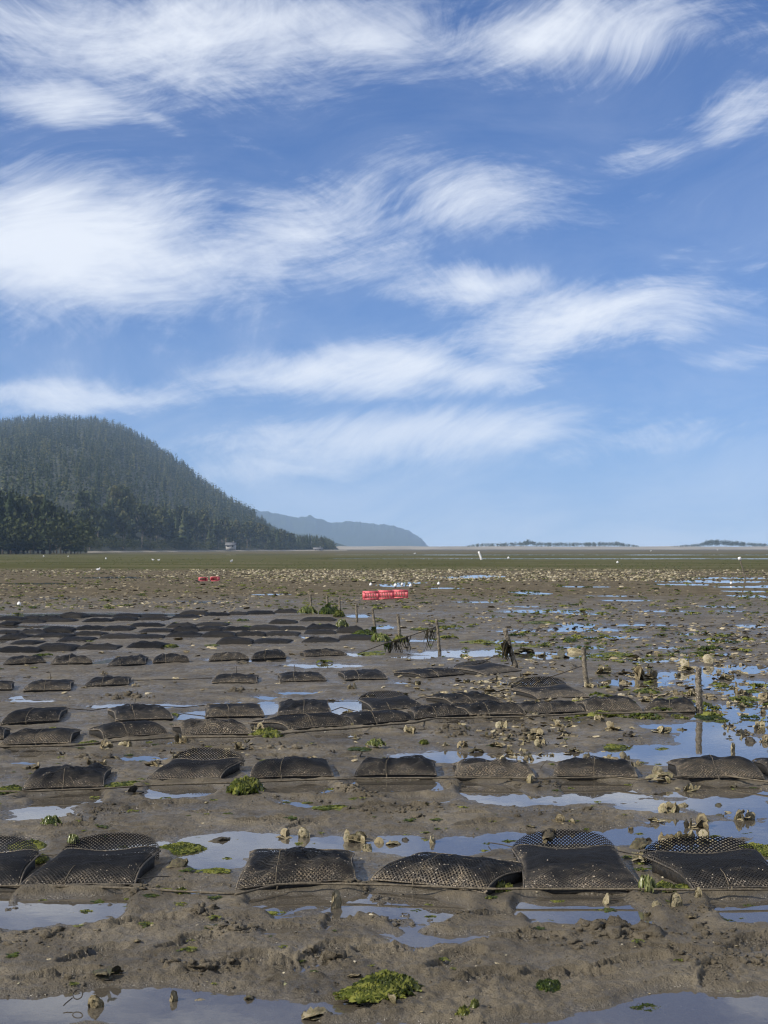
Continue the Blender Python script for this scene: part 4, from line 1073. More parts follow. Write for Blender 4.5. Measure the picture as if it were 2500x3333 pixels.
# the dense oyster bed and the shelly band before the green cover
n = 6500
by = rng.uniform(66, 104, n); bx = rng.uniform(-0.31, 0.31, n) * by
edge = 66 + 16 * sstep(bx / by, -0.02, -0.24) + 3 * perlin(bx * .08, by * .0, 5)
keep = (by > edge) & (fbm(bx * .06, by * .09, 3, 31) > -0.18 - 0.25 * (bx / by > -.1)) & ((bx / by < 0.2) | (rng.random(n) < .35)) & ((bx / by > -.13) | (rng.random(n) < .30))
bx, by = bx[keep], by[keep]
P = np.column_stack([bx, by, height(bx, by) - .004])
link('oyster_bed', scatter_mesh('oyster_bed', P, rng.uniform(.09, .21, len(bx)), TINY[:1] + TINY[2:3] + TINY[4:], M_shell, zs=1.5), kind='stuff', label='dense tan oyster bed across the flat before the green cover')
# grit and shell bits near the camera
n = 2600
gy = 4.4 + 12 * rng.random(n) ** 1.4; gx = rng.uniform(-.33, .33, n) * gy; gh = height(gx, gy)
k_ = gh > 0.0
link('shell_grit', scatter_mesh('shell_grit', np.column_stack([gx, gy, gh])[k_], (rng.uniform(.003, .010, n) * np.where(rng.random(n) < .12, 2.6, 1.0))[k_], TINY[2:3] + TINY[4:], M_shell), kind='stuff', label='scraps of broken shell scattered on the near mud')

# ------------------------------------------------------------------ seaweed
def weed_material(name, c1, c2, c3):
    m, t, b = material(name)
    tcn = t.node('ShaderNodeTexCoord'); p = tcn.outputs['Object']
    inf = t.node('ShaderNodeObjectInfo')
    at = t.node('ShaderNodeAttribute', attribute_name='tone')
    n = t.m('ADD', t.m('MULTIPLY', t.noise(p, 5.0, 4, 0.6), 0.45), t.m('MULTIPLY', at.outputs['Fac'], 0.55)); n = t.m('ADD', n, t.m('MULTIPLY', t.m('SUBTRACT', inf.outputs['Random'], 0.5), 0.15))
    c = t.ramp(n, [(0.30, c1), (0.5, c2), (0.70, c3)])
    t.l.new(c, b.inputs['Base Color']); b.inputs['Roughness'].default_value = 0.28; b.inputs['Specular IOR Level'].default_value = 0.5
    tl = t.node('ShaderNodeBsdfTranslucent'); t.l.new(c, tl.inputs['Color'])
    mx = t.node('ShaderNodeMixShader'); mx.inputs[0].default_value = 0.45
    t.l.new(b.outputs[0], mx.inputs[1]); t.l.new(tl.outputs[0], mx.inputs[2]); t.l.new(mx.outputs[0], t.n['Material Output'].inputs['Surface'])
    return m
M_weed = {'g': weed_material('bright_sea_lettuce', (0.036, 0.052, 0.009), (0.112, 0.138, 0.022), (0.29, 0.30, 0.065)),
          'd': weed_material('dark_sea_lettuce', (0.020, 0.036, 0.009), (0.050, 0.078, 0.014), (0.115, 0.145, 0.024)),
          'p': weed_material('pale_sea_lettuce', (0.075, 0.11, 0.022), (0.16, 0.20, 0.05), (0.34, 0.35, 0.14)),
          'b': weed_material('brown_hanging_weed', (0.020, 0.018, 0.010), (0.050, 0.042, 0.022), (0.11, 0.092, 0.05))}
def weed_mesh(seed, n, hh, key, reach=.42):
    """crumpled blades heaped in a unit disc; hh is the height of the heap"""
    rs = np.random.default_rng(seed); mb = MB(); tn = []
    for i in range(n):
        r = math.sqrt(rs.random()) * reach; a = rs.uniform(0, 6.3)
        p = np.array((r * math.cos(a), r * math.sin(a)))
        L = rs.uniform(.16, .40); W = rs.uniform(.06, .15)
        nl, nw = 7, 4
        dr = rs.uniform(0, 6.3); bend = rs.uniform(-2.6, 2.6); V = []
        ph = rs.uniform(0, 6.3); lay = rs.uniform(0, .16); amp = rs.uniform(.25, 1.0)
        for k in range(nl):
            t = k / (nl - 1); dd = dr + bend * t
            c = p + np.array((math.cos(dr + bend * t * .5), math.sin(dr + bend * t * .5))) * L * (t - 0.5)
            side = np.array((-math.sin(dd), math.cos(dd))); wv = W * (0.35 + math.sin(t * math.pi) * .9) * rs.uniform(.7, 1.2)
            for j in range(nw):
                s = (j / (nw - 1) - .5)
                q_ = c + side * wv * s; rr = math.hypot(*q_) / .5
                dome = max(0.0, 1 - rr ** 2) ** .8 * (0.8 + 0.35 * math.sin(q_[0] * 9 + seed) * math.sin(q_[1] * 10 - seed))
                z = hh * (dome * (.75 + lay) + .02) + hh * .55 * amp * math.sin(ph + t * 17 + j * 2.9) * (0.3 + abs(s)) + .05 * hh * rs.normal()
                V.append((q_[0], q_[1], max(z, .006 + .01 * rs.random())))
        mb.add(V, grid_faces(nl, nw)); tn += [rs.uniform(.1, .95)] * (nl * nw)
    return mb.mesh('seaweed', M_weed[key], True, {'tone': tn})
WM = {(k, s): None for k in 'gdp' for s in 'fh'}
WM = {('g','f'): [weed_mesh(s, 60, .16, 'g') for s in (1, 2, 3)], ('g','h'): [weed_mesh(s, 170, .5, 'g') for s in (4, 5)], ('d','f'): [weed_mesh(s, 50, .12, 'd') for s in (6, 7)],
      ('d','h'): [weed_mesh(s, 110, .5, 'd') for s in (8, 9)], ('p','f'): [weed_mesh(10, 18, .25, 'p')], ('p','h'): [weed_mesh(s, 44, .9, 'p') for s in (11, 12)]}
wc = 0
def weed(px, py, wpx, hpx, key, label, group='sea lettuce washed up between the bags'):
    """py is the front edge of the heap; hpx its height in the picture"""
    global wc
    wc += 1
    shape = key[1]; g0 = G(px, py)
    wd = 1.18 * wpx / FPX * g0[1]
    hz_ = hpx / FPX * g0[1]
    if key[0] == 'p' and shape == 'h':            # hangs upright
        dep = wd * .8; zs = 0.62 * hz_
    else:                                         # lies limp: most of its height in the picture is its depth on the mud
        dep = float(np.clip(0.62 * hz_ * g0[1] / EYE, .5 * wd, 1.7 * wd))
        zs = 0.85 * max(0.36 * hz_, hz_ - dep * EYE / g0[1])
    y = g0[1] + dep * 0.4
    me = WM[(key[0], shape)]; me = me[wc % len(me)]
    hh = {'f': .16, 'h': .5}[shape] if key[0] != 'p' else {'f': .25, 'h': .9}[shape]
    return link('seaweed_clump', me, (g0[0] * y / g0[1], y, max(gz(g0[0], y), -0.006) - 0.003), label=label, cat='seaweed', group=group, scale=(wd, dep, max(zs / hh, 0.06)))
WEED = [
 (1205,3278,190,75,'gh','left shoulder of the big bright green weed heap at the bottom'),
 (1788,3242,78,50,'dh','round dark mossy weed ball on the near mud'),(2100,3292,120,55,'df','dark green weed sunk in the near pool at the right'),(1510,3333,44,34,'gh','small green tuft at the bottom edge'),(1546,3310,28,26,'gh','tiny green tuft behind the one at the bottom edge'),
 (2108,2930,56,90,'ph','pale green blade draped upright over the rope by an open bag'),(2165,2925,60,50,'gh','bright green weed beside the pale blade at the rope'),(2215,2912,90,36,'gf','green weed under the corner of the rightmost near bag'),(1625,2912,44,58,'gh','green weed hanging under the skewed bag corner'),(1657,2915,30,34,'gh','small green weed right of the skewed bag corner'),
 (2465,2786,130,56,'gh','green weed heap behind the rightmost near bag'),(2430,2718,80,26,'df','dark flat weed in the pool at the right edge'),
 (590,2780,150,62,'gh','green weed heap in the pool right of the open bag'),(640,2790,120,24,'df','dark drowned weed at the foot of the pool heap'),(700,2856,120,28,'gf','long green weed strip at the left corner of the tall closed bag'),(590,2924,48,30,'gh','small weed tuft on the rope between the left bags'),(485,2942,60,18,'df','flat dark weed in front of the rope between the left bags'),
 (88,2768,120,54,'gh','green weed behind the leftmost open bags'),(135,2825,44,36,'gh','green weed wedged between the two leftmost bags'),(240,2762,38,46,'ph','pale weed on the left end of the open bag flap'),(165,2702,62,48,'ph','yellow-green weed knob on the mud behind the left bags'),
 (32,2592,80,38,'gh','yellow-green weed at the left edge, second row'),(420,2568,120,32,'gf','trailing weed on the rope between first two bags, second row'),(355,2572,50,26,'gf','weed at the right corner of the first bag, second row'),(800,2598,100,78,'gh','bright weed heap below the rope between second and third bags, second row'),(1085,2648,130,26,'gf','long weed strip on the mud below the third bag, second row'),(1150,2618,50,20,'gf','weed tip behind the long strip below the third bag'),
 (868,2412,88,50,'gh','bright weed heap in front of the long slanted bags'),(1222,2448,60,38,'ph','yellow-green weed knob behind the fourth bag, second row'),(1172,2455,74,24,'df','dark weed beside the yellow-green knob'),(1380,2430,28,20,'gh','small dull tuft on the mud behind the second row'),(290,2440,64,30,'gf','weed on the mud beneath the second bag, third row'),(562,2335,44,20,'gf','weed at the corner of the second bag, fourth row'),
 (1996,2442,100,30,'gf','bright weed on the spit behind the sixth bag, second row'),(2155,2443,58,20,'gf','green weed strip in the pool behind the seventh bag, second row'),(2308,2345,86,38,'df','dark green weed heap at the foot of the thick end stake'),(2345,2352,60,24,'gf','green weed trailing into the pool from the end stake'),
 (2102,2266,70,28,'gf','green weed on the mud left of the end stake'),(2415,2282,130,28,'gf','long green weed strip right of the end stake'),(2370,2240,80,16,'df','dark weed in the far right pool'),(2445,2256,60,20,'gf','weed heap in the right pool behind the long strip'),(2000,2142,140,22,'gf','green weed patch right of the split-topped stake'),
 (555,2112,50,20,'gf','bright weed between the sixth and seventh rows'),(690,2108,44,10,'gf','thin weed strip in the gap of the seventh row'),(1225,2135,120,26,'gf','bright weed lying along the foot of the fence line'),(1240,2092,60,46,'ph','bright weed tuft hanging at the far end of the fence'),(1185,2072,60,26,'dh','dark green weed beside the stake with the crusted foot'),(1105,2012,30,28,'gh','bright weed round the foot of the slim dark stake'),(1112,2048,40,46,'ph','pale weed tuft beside the tilted far bag'),(1072,2002,60,34,'dh','dark weed draped round the slim stake'),(1000,2002,60,40,'ph','pale green weed bush at the slimmest far stake'),(1302,2094,40,30,'gh','green weed at the foot of the stake behind the fence'),
 (1690,2110,150,14,'gf','green weed patch in front of the far pool, mid right'),(1560,2100,120,18,'gf','green weed patch right of the pale fence stake'),(1370,2055,60,14,'gf','weed patch behind the fence line'),(1760,2035,110,16,'gf','weed patch between two far pools, mid right'),
]
for e in WEED:
    weed(*e)
# the big heap: its main body and peak
o = weed(1262, 3262, 180, 120, 'gh', 'big bright green crumpled weed heap at the bottom middle'); 
WEED_LITE = [weed_mesh(s, 13, .2, k, .27) for s, k in ((91, 'g'), (92, 'g'), (93, 'd'), (94, 'g'))]
k = 0
while k < 260:
    py = 1885 + (rng.random() ** 1.3) * 460; px = rng.uniform(-100, 2620)
    if (px < 1350 and 1990 < py) and rng.random() < .88: continue
    if py > 2200 and px < 1850: continue
    g = G(px, py)
    if float(fbm(g[0] * .3, g[1] * .12, 2, 88)) < 0.02: continue
    if any(abs(g[0] - f[0]) < f[2] + .08 and abs(g[1] - f[1]) < f[3] + .12 for f in FLAT): continue
    k += 1
    wd = rng.uniform(.10, .34) * (1 + .012 * g[1])
    link('seaweed_patch', WEED_LITE[k % 4], (g[0], g[1], max(gz(g[0], g[1]), -.004)), label='one of the small green weed patches scattered over the middle flat', cat='seaweed', group='green weed patches scattered over the middle flat', rz=rng.uniform(0, 6.3), scale=(wd, wd, wd * .7))
# shreds of weed among the shells: nobody could count them
rs_ = np.random.default_rng(5); SHRED = []
for q_ in range(4):
    mb = MB()
    for i in range(5):
        a = rs_.uniform(0, 6.3); c_ = rs_.uniform(-.3, .3, 2); V = []
        for t_ in np.linspace(-.5, .5, 4):
            for s_ in (-.11, .11):
                V.append((c_[0] + math.cos(a) * t_ * .6 - math.sin(a) * s_ + .05 * rs_.normal(), c_[1] + math.sin(a) * t_ * .6 + math.cos(a) * s_ + .05 * rs_.normal(), max(.01, .10 + .10 * rs_.normal())))
        mb.add(V, grid_faces(4, 2))
    SHRED.append(mb.mesh('shred', M_weed['g'], True, {'tone': np.full(mb.n, rs_.uniform(.45, .9))}))
WP = []
while len(WP) < 1700:
    py = 1868 + rng.random() ** 1.7 * 400; px = rng.uniform(-200, 2700); g = G(px, py)
    if px < 1450 and py > 1990 and rng.random() < .95: continue
    if py > 2160 and (px < 1950 or rng.random() < .6): continue
    if rng.random() > np.clip(float(fbm(g[0] * .25, g[1] * .10, 2, 91)) * 2.2 + .35, 0.03, 1): continue
    if any(abs(g[0] - f[0]) < f[2] + .05 and abs(g[1] - f[1]) < f[3] + .1 for f in FLAT): continue
    WP.append(g)
WP = np.array(WP); WP[:, 2] = np.maximum(height(WP[:, 0], WP[:, 1]), -.004)
link('weed_litter', scatter_mesh('weed_litter', WP, rng.uniform(.035, .12, len(WP)) * (1 + .012 * WP[:, 1]), SHRED, M_weed['g']), kind='stuff', label='shreds of olive green weed strewn among the shells of the flat')
k = 0
while k < 190:
    py = 2330 + rng.random() * 900; px = rng.uniform(-50, 2550); g = G(px, py)
    if py > 3000 and rng.random() < .75: continue
    if any(abs(g[0] - f[0]) < f[2] + .05 and abs(g[1] - f[1]) < f[3] + .10 for f in FLAT): continue
    k += 1
    wd = rng.uniform(.03, .11)
    link('seaweed_scrap', WEED_LITE[k % 4], (g[0], g[1], max(gz(g[0], g[1]), -.004)), label='one of the tiny green weed scraps strewn on mud between the front rows', cat='seaweed', group='tiny weed scraps between the front rows', rz=rng.uniform(0, 6.3), scale=(wd, wd, wd * .5))
# weed hanging from the fence cord and on stakes
def hanging(pts, n, L, key, label, r=0.012, seed=1, blade=0.02):
    rs = np.random.default_rng(seed); mb = MB(); pts = np.array(pts, float); c = pts[0].copy()
    for i in range(n):
        t = rs.random() * (len(pts) - 1); k = int(t); f = t - k
        p = pts[k] * (1 - f) + pts[min(k + 1, len(pts) - 1)] * f - c
        ln = L * rs.uniform(.45, 1.0); wv = blade * rs.uniform(.4, 1.1); a = rs.uniform(0, 3.14); V = []
        for j in range(5):
            s = j / 4; q_ = p + np.array((0.12 * ln * math.sin(s * 4 + i), 0.08 * ln * math.cos(s * 3 + i), -ln * s))
            q_[2] = max(q_[2], -c[2] + 0.006)
            d_ = np.array((math.cos(a + s), math.sin(a + s), 0)) * wv * (1 - .6 * s)
            V += [q_ - d_, q_ + d_]
        mb.add(V, grid_faces(5, 2))
    return link('hanging_seaweed', mb.mesh('hanging_seaweed', M_weed[key], True, {'tone': rs.uniform(.1, .95, mb.n)}), c, label=label, cat='seaweed')
A, B_ = FENCE
hanging([A * .62 + B_ * .38, A * .35 + B_ * .65], 40, .26, 'b', 'dark curtain of weed strands hanging from the fence cord', seed=3, blade=.012)
hanging([A * .70 + B_ * .30, A * .60 + B_ * .40], 14, .13, 'd', 'green-black weed strands at the low end of the fence cord', seed=4)
hanging([A * .16 + B_ * .84, A * .02 + B_ * .98], 16, .30, 'b', 'few long weed strands hanging beside the pale fence stake', seed=5, blade=.012)
S = STK[2]; tp = S[0] * .30 + S[1] * .70
hanging([tp + (-.02, -.01, .02), tp + (-.06, -.03, -.02), tp + (.02, -.04, -.05)], 46, .22, 'b', 'brown weed rags draped over the leaning stake', seed=6, blade=.016)
S = STK[8]; hanging([S[0] * .5 + S[1] * .5 + (-.04, -.03, 0), S[0] * .4 + S[1] * .6 + (.04, -.03, 0)], 24, .24, 'd', 'dark green weed hanging from the slim far stake', seed=7, blade=.03)
S = STK[5]; hanging([S[0] * .75 + S[1] * .25 + (-.06, -.03, .02), S[0] * .7 + S[1] * .3 + (.03, -.03, 0)], 20, .15, 'd', 'dark weed on the crusted foot of a stake', seed=8, blade=.02)

# ------------------------------------------------------------------ red crates
M_red = plain('red_plastic', (0.52, 0.065, 0.085), (0.78, 0.15, 0.18), 14, 0.45, 0, 40, 0.5)
def crate(loc, rz, label, w_=.44, h_=.25, d_=.30):
    """plastic crate lying on its long side, mouth towards the camera"""
    root = link('crate', None, loc, label=label, cat='crate', group='red plastic crates on the flat', rz=rz)
    t = .012
    def panel(name, lo, hi, axis):
        """a wall of rim bars and slats"""
        mb = MB(); lo = np.array(lo, float); hi = np.array(hi, float); ax = [i for i in range(3) if i != axis]
        a, b = ax; la, lb = hi[a] - lo[a], hi[b] - lo[b]
        def bar(a0, a1, b0, b1, th=0.0):
            l = lo.copy(); h = hi.copy(); l[a] = lo[a] + a0 * la; h[a] = lo[a] + a1 * la; l[b] = lo[b] + b0 * lb; h[b] = lo[b] + b1 * lb
            l[axis] -= th; h[axis] += th; mb.box(l, h)
        bar(0, 1, 0, .14, .004); bar(0, 1, .86, 1, .004); bar(0, .08, .14, .86, .003); bar(.92, 1, .14, .86, .003)
        n = 7
        for i in range(n):
            c_ = .08 + (i + .5) / n * .84; bar(c_ - .035, c_ + .035, .14, .86)
        bar(.08, .92, .44, .58, -.003)
        link(name, mb.mesh(name, M_red, False), parent=root)
    W = w_ / 2
    panel('side_panel', (-W, 0, 0), (W, d_, t), 2); panel('side_panel', (-W, 0, h_ - t), (W, d_, h_), 2)
    panel('end_panel', (-W, 0, t + .003), (-W + t, d_, h_ - t - .003), 0); panel('end_panel', (W - t, 0, t + .003), (W, d_, h_ - t - .003), 0)
    panel('bottom_panel', (-W + t + .003, d_ - t, t + .003), (W - t - .003, d_, h_ - t - .003), 1)
    mb = MB(); r = .016
    for lo, hi in (((-W - r, -.012, -.004), (W + r, 0, .022)), ((-W - r, -.012, h_ - .020), (W + r, 0, h_ + .006)), ((-W - r, -.012, .022), (-W + .012, 0, h_ - .020)), ((W - .012, -.012, .022), (W + r, 0, h_ - .020))): mb.box(lo, hi)
    link('rim', mb.mesh('rim', M_red, False), parent=root)
    return root
for (px, py, rz, lab) in ((1206,1953,.10,'red plastic crate, first from the left of the row of three'),(1256,1951,-.05,'red plastic crate in the middle of the row of three'),(1303,1949,.04,'red plastic crate, right one of the row of three')):
    g = G(px, py); crate((g[0], g[1], gz(g[0], g[1]) - .01), rz + math.pi, lab, .43)
g = G(671, 1893)
crate((g[0] - .12, g[1], gz(g[0], g[1])), .3, 'far red crate in the shell field, left one of the pair', .34, .17); crate((g[0] + .36, g[1] + .1, gz(g[0], g[1])), -.2, 'far red crate in the shell field, right one of the pair', .34, .19)
# ------------------------------------------------------------------ white floats and gulls far out, marker poles
M_pale = plain('white_plastic', (0.75, 0.74, 0.71), (0.82, 0.81, 0.79), 20, 0.5)
def lathe(profile, k=10):
    P = np.array(profile, float); th = np.arange(k) * 2 * math.pi / k
    V = np.stack([P[:, None, 0] * np.cos(th), P[:, None, 0] * np.sin(th), np.repeat(P[:, None, 1], k, 1)], -1).reshape(-1, 3)
    n = len(P); i = np.arange(n - 1)[:, None] * k; j = np.arange(k)[None]; j2 = (j + 1) % k
    return V, np.stack([i + j, i + j2, i + k + j2, i + k + j], -1).reshape(-1, 4)
fm = MB(); fm.add(*lathe([(0, -.01), (.06, 0), (.11, .05), (.12, .10), (.11, .16), (.07, .20), (.03, .215), (.03, .25), (0, .25)])); fm.tube([(0, .04, .24), (0, .03, .28), (0, -.03, .28), (0, -.04, .24)], .008, 5)
FLOAT = fm.mesh('float', M_pale)
for (px, py, s, lab) in [(1207,1909,.8,'white float lying on the flat behind the left red crate'),(1287,1910,.9,'white float left of two behind the middle crate'),(1309,1905,.75,'white float behind the gap of middle and right crates'),(1336,1912,.8,'white float behind the right end of the crates'),(1428,1905,.8,'small white float right of the crates, by a pool'),
        (142,1813,1.6,'white float far out before the near wood, leftmost'),(222,1813,1.3,'white float far out, second from the left'),(345,1821,1.6,'white float far out before the hill foot'),(2010,1834,1.4,'white float on the green cover at the right'),(2380,1903,.7,'white float beside the leaning marker pole'),(1655,1818,2.0,'white float on the green cover, middle right'),(2335,1791,4.0,'white float farthest out at the right'),(62,1975,.7,'white shell-like float on the left flat behind the bags')]:
    g = G(px, py); link('float', FLOAT, (g[0], g[1], gz(g[0], g[1])), label=lab, cat='float', group='white floats stranded on the flat', rz=px, scale=s * .62)
M_beak = plain('yellow_beak', (0.55, 0.33, 0.05), (0.6, 0.38, 0.07), 10, .6); M_gwing = plain('grey_wing', (0.42, 0.43, 0.45), (0.5, 0.51, 0.53), 10, .7)
def gull_parts():
    b = MB(); s = np.linspace(0, 1, 12)
    P = np.stack([-.22 + .46 * s, 0 * s, .20 + .02 * s + .13 * sstep(s, .72, .98)], 1); P[:, 0] -= .05 * sstep(s, .8, 1)
    b.tube(P, np.interp(s, [0, .15, .4, .65, .8, .92, 1], [.012, .045, .085, .08, .048, .046, .02]), 10)
    body = b.mesh('body', M_pale)
    w_ = MB()
    for sy in (-1, 1):
        V = []
        for t in np.linspace(0, 1, 7):
            wd = .055 * math.sin(min(1, t * 1.2 + .1) * math.pi) ** .6 + .004; x = .12 - .44 * t; y = sy * (.078 - .05 * t * t)
            V += [(x, y + sy * .006, .245 - wd * .6), (x, y * .6 + sy * .006, .245 + wd * .75)]
        w_.add(V, grid_faces(7, 2))
    wing = w_.mesh('wing', M_gwing)
    k = MB(); k.tube([(.20, 0, .345), (.235, 0, .34), (.26, 0, .33)], (.014, .010, .003), 6); beak = k.mesh('beak', M_beak)
    l = MB(); l.tube([(.02, 0, .16), (.025, 0, .08), (.02, 0, 0), (.06, 0, 0)], .008, 5); leg = l.mesh('leg', M_beak)
    return body, wing, beak, leg
GP = gull_parts()
for (px, py, rz, s, lab) in [(320,1864,0,1.15,'white gull standing on wet mud at the left'),(498,1828,3.0,1.3,'white gull on the green cover, left one of two'),(517,1829,.2,1.3,'white gull on the green cover, right one of two'),(753,1835,1.0,1.5,'white gull alone on the green cover below the house'),(1350,1806,0,2.2,'white gull by the far water channel'),(2118,1797,.4,3.0,'white bird far out before the sand spit')]:
    g = G(px, py); root = link('gull', None, (g[0], g[1], gz(g[0], g[1])), label=lab, cat='gull', group='white gulls on the flat', rz=rz, scale=(s * .5, s * .7, s * .72))
    link('body', GP[0], parent=root); link('wings', GP[1], parent=root); link('beak', GP[2], parent=root)
    for sy in (-.03, .03): link('leg', GP[3], (0, sy, 0), parent=root)
def marker(b, t, wpx, label, cap=False):
    p = G(*b); tp = At(t[0], t[1], p[1]) - p; r = wpx / FPX * p[1] / 2
    root = link('marker_pole', None, p, label=label, cat='pole')
    mb = MB(); s = np.linspace(0, 1, 6); P = s[:, None] * tp; P[0, 2] = -.2; mb.tube(P, r * (1 - .2 * s), 8); link('pole', mb.mesh('pole', M_pale if not cap else M_wood), parent=root)
    if cap:
        mb = MB(); mb.tube([tp * .86, tp * .93, tp], (r * 1.5, r * 2.3, r * 1.6), 8); link('float_top', mb.mesh('float_top', M_pale), parent=root)
marker((1568,1823),(1558,1795),7,'white leaning pole on the green cover'); marker((2428,1888),(2406,1813),5,'leaning marker pole with a white top at the right',True); marker((1708,1788),(1708,1776),3,'thin far pole before the sand spit')
# ------------------------------------------------------------------ far shore
def foliage_material(name, c1, c2, c3):
    m, t, b = material(name)
    geo = t.node('ShaderNodeNewGeometry'); inf = t.node('ShaderNodeObjectInfo')
    at = t.node('ShaderNodeAttribute', attribute_name='tone')
    n = t.noise(geo.outputs['Position'], 0.35, 4, 0.7); n2 = t.noise(geo.outputs['Position'], 0.012, 3, 0.5)
    f = t.m('ADD', t.m('MULTIPLY', n, 0.45), t.m('ADD', t.m('MULTIPLY', n2, 0.35), t.m('ADD', t.m('MULTIPLY', inf.outputs['Random'], 0.2), t.m('MULTIPLY', at.outputs['Fac'], 0.34))))
    c = t.ramp(f, [(0.35, c1), (0.6, c2), (0.85, c3)])
    t.l.new(c, b.inputs['Base Color']); b.inputs['Roughness'].default_value = 0.8; b.inputs['Specular IOR Level'].default_value = 0.15
    return m
M_con = foliage_material('conifer_needles', (0.013, 0.024, 0.011), (0.038, 0.053, 0.021), (0.140, 0.134, 0.052))  # tree colours, contrast widened to paint in sunlit crowns and shade
M_bro = foliage_material('broad_leaves', (0.022, 0.032, 0.012), (0.045, 0.056, 0.020), (0.115, 0.105, 0.040))
M_bark = plain('bark', (0.10, 0.08, 0.06), (0.20, 0.17, 0.14), 3, .9)
M_earth = plain('hill_soil', (0.020, 0.026, 0.012), (0.034, 0.038, 0.018), .05, .95)
M_sand = plain('pale_sand', (0.20, 0.175, 0.13), (0.30, 0.265, 0.21), .02, .9)
def conifer(seed, tiers, per, mat):
    """unit-height crown: drooping boughs in whorls, uneven outline"""
    rs = np.random.default_rng(seed); V = []; T = []; tn = []
    lean = rs.uniform(-.02, .02, 2)
    for i in range(tiers):
        t = (i + rs.uniform(-.2, .2)) / tiers; z = .12 + .86 * t
        rad = (.20 * (1 - t) ** .85 + .012) * rs.uniform(.7, 1.2)
        for j in range(per):
            a = j * 2 * math.pi / per + rs.uniform(-.5, .5) + i * 1.3; r = rad * rs.uniform(.55, 1.2)
            c = np.array((math.cos(a), math.sin(a))); s = np.array((-c[1], c[0])); wv = r * rs.uniform(.35, .6)
            o = lean * z; dz = rs.uniform(.02, .07); n = len(V)
            V += [(*(o + c * .0), z + .045), (*(o + c * r * .6 + s * wv), z - dz * .5), (*(o + c * r), z - dz), (*(o + c * r * .6 - s * wv), z - dz * .5), (*(o + c * r * .45), z - .08)]
            T += [(n, n + 1, n + 2), (n, n + 2, n + 3), (n + 1, n + 4, n + 2), (n + 4, n + 3, n + 2)]
            tn += [rs.uniform(.1, .4)] * 5
    n = len(V); V += [(0.012, 0, .9), (-.006, .01, .9), (-.006, -.01, .9), (*lean, 1.02)]; T += [(n, n + 1, n + 3), (n + 1, n + 2, n + 3), (n + 2, n, n + 3)]; tn += [.3] * 4
    return mesh_np('crown', V, None, T, mat, False, {'tone': tn})
def broadleaf(seed, n, mat, flat=1.0):
    """unit-height crown of leaf clumps filling a few uneven lobes"""
    rs = np.random.default_rng(seed); lobes = [(rs.uniform(-.2, .2), rs.uniform(-.2, .2), rs.uniform(.4, .82), rs.uniform(.12, .24)) for _ in range(8)] + [(0, 0, .86, .13)]
    V = []; T = []; tn = []
    for i in range(n):
        x, y, z, r = lobes[rs.integers(len(lobes))]
        d_ = rs.normal(size=3); d_ /= np.linalg.norm(d_); p = np.array((x, y, z)) + d_ * r * rs.uniform(.6, 1.08) * (1, 1, .85)
        s = rs.uniform(.025, .06); a = rs.normal(size=3); a /= np.linalg.norm(a); b = np.cross(d_ + .6 * rs.normal(size=3), a); b /= np.linalg.norm(b) + 1e-6; k = len(V)
        V += [p - a * s, p + b * s * .8, p + a * s, p - b * s * .8]; T += [(k, k + 1, k + 2), (k, k + 2, k + 3)]; tn += [rs.uniform(0, .5)] * 4
    return mesh_np('crown', V, None, T, mat, False, {'tone': tn})
CON = [conifer(s, 16, 7, M_con) for s in (1, 2, 3, 4)]
CONL = [conifer(s, 6, 4, M_con) for s in (5, 6, 7, 8, 9)]
BRO = [broadleaf(s, 420, M_bro) for s in (1, 2, 3, 4)]
tm = MB(); tm.tube([(0, 0, -.06), (.004, 0, .3), (-.004, .004, .62), (0, 0, .93)], (.022, .017, .010, .003), 7); TRUNK_C = tm.mesh('trunk', M_bark)
tm = MB(); tm.tube([(0, 0, -.06), (.01, 0, .25), (-.01, .01, .5), (0, 0, .75)], (.026, .020, .013, .005), 7)
for a in range(5):
    c_, s_ = math.cos(a * 1.3), math.sin(a * 1.3); tm.tube([(0, 0, .28 + a * .07), (c_ * .1, s_ * .1, .42 + a * .07), (c_ * .19, s_ * .19, .56 + a * .06)], (.011, .007, .003), 5)
TRUNK_B = tm.mesh('trunk', M_bark)
def tree(p, h, kind, label, group, wide=1.0):
    name = 'conifer_tree' if kind == 'c' else 'broadleaf_tree'
    root = link(name, None, p, label=label, cat='tree', group=group, rz=rng.uniform(0, 6.3), scale=(h * wide, h * wide, h))
    link('crown', CON[rng.integers(4)] if kind == 'c' else BRO[rng.integers(4)], parent=root)
    link('trunk', TRUNK_C if kind == 'c' else TRUNK_B, parent=root)
    return root
# hill: skyline and foot as read from the photograph, given real distances
SKY_X = [-2600, -900, -300, 0, 60, 160, 300, 400, 480, 560, 620, 700, 760, 800, 850, 900, 950, 1040, 1080, 1110]
SKY_Y = [1500, 1415, 1396, 1386, 1382, 1376, 1378, 1404, 1450, 1502, 1550, 1610, 1654, 1677, 1700, 1740, 1758, 1768, 1780, 1786]
def crest_d(px): return np.interp(px, [-2600, 0, 500, 800, 950, 1110], [2100, 2000, 1850, 1500, 1200, 1060])
def foot_d(px): return np.interp(px, [-2600, -900, 0, 250, 400, 600, 800, 950, 1110], [330, 380, 430, 500, 580, 690, 830, 940, 1020])
def hill_z(px, t):
    """t 0 at the foot, 1 at the crest, up to 1.6 behind"""
    dc, df = crest_d(px), foot_d(px)
    H = np.maximum((1785 - np.interp(px, SKY_X, SKY_Y)) / FPX * dc + 1.5, 1.2)
    z = np.where(t <= 1, H * np.clip(t, 0, 1) ** 0.92, H * (1 - 1.1 * (t - 1) ** 1.5))
    dist = df + (dc - df) * t
    return z, dist
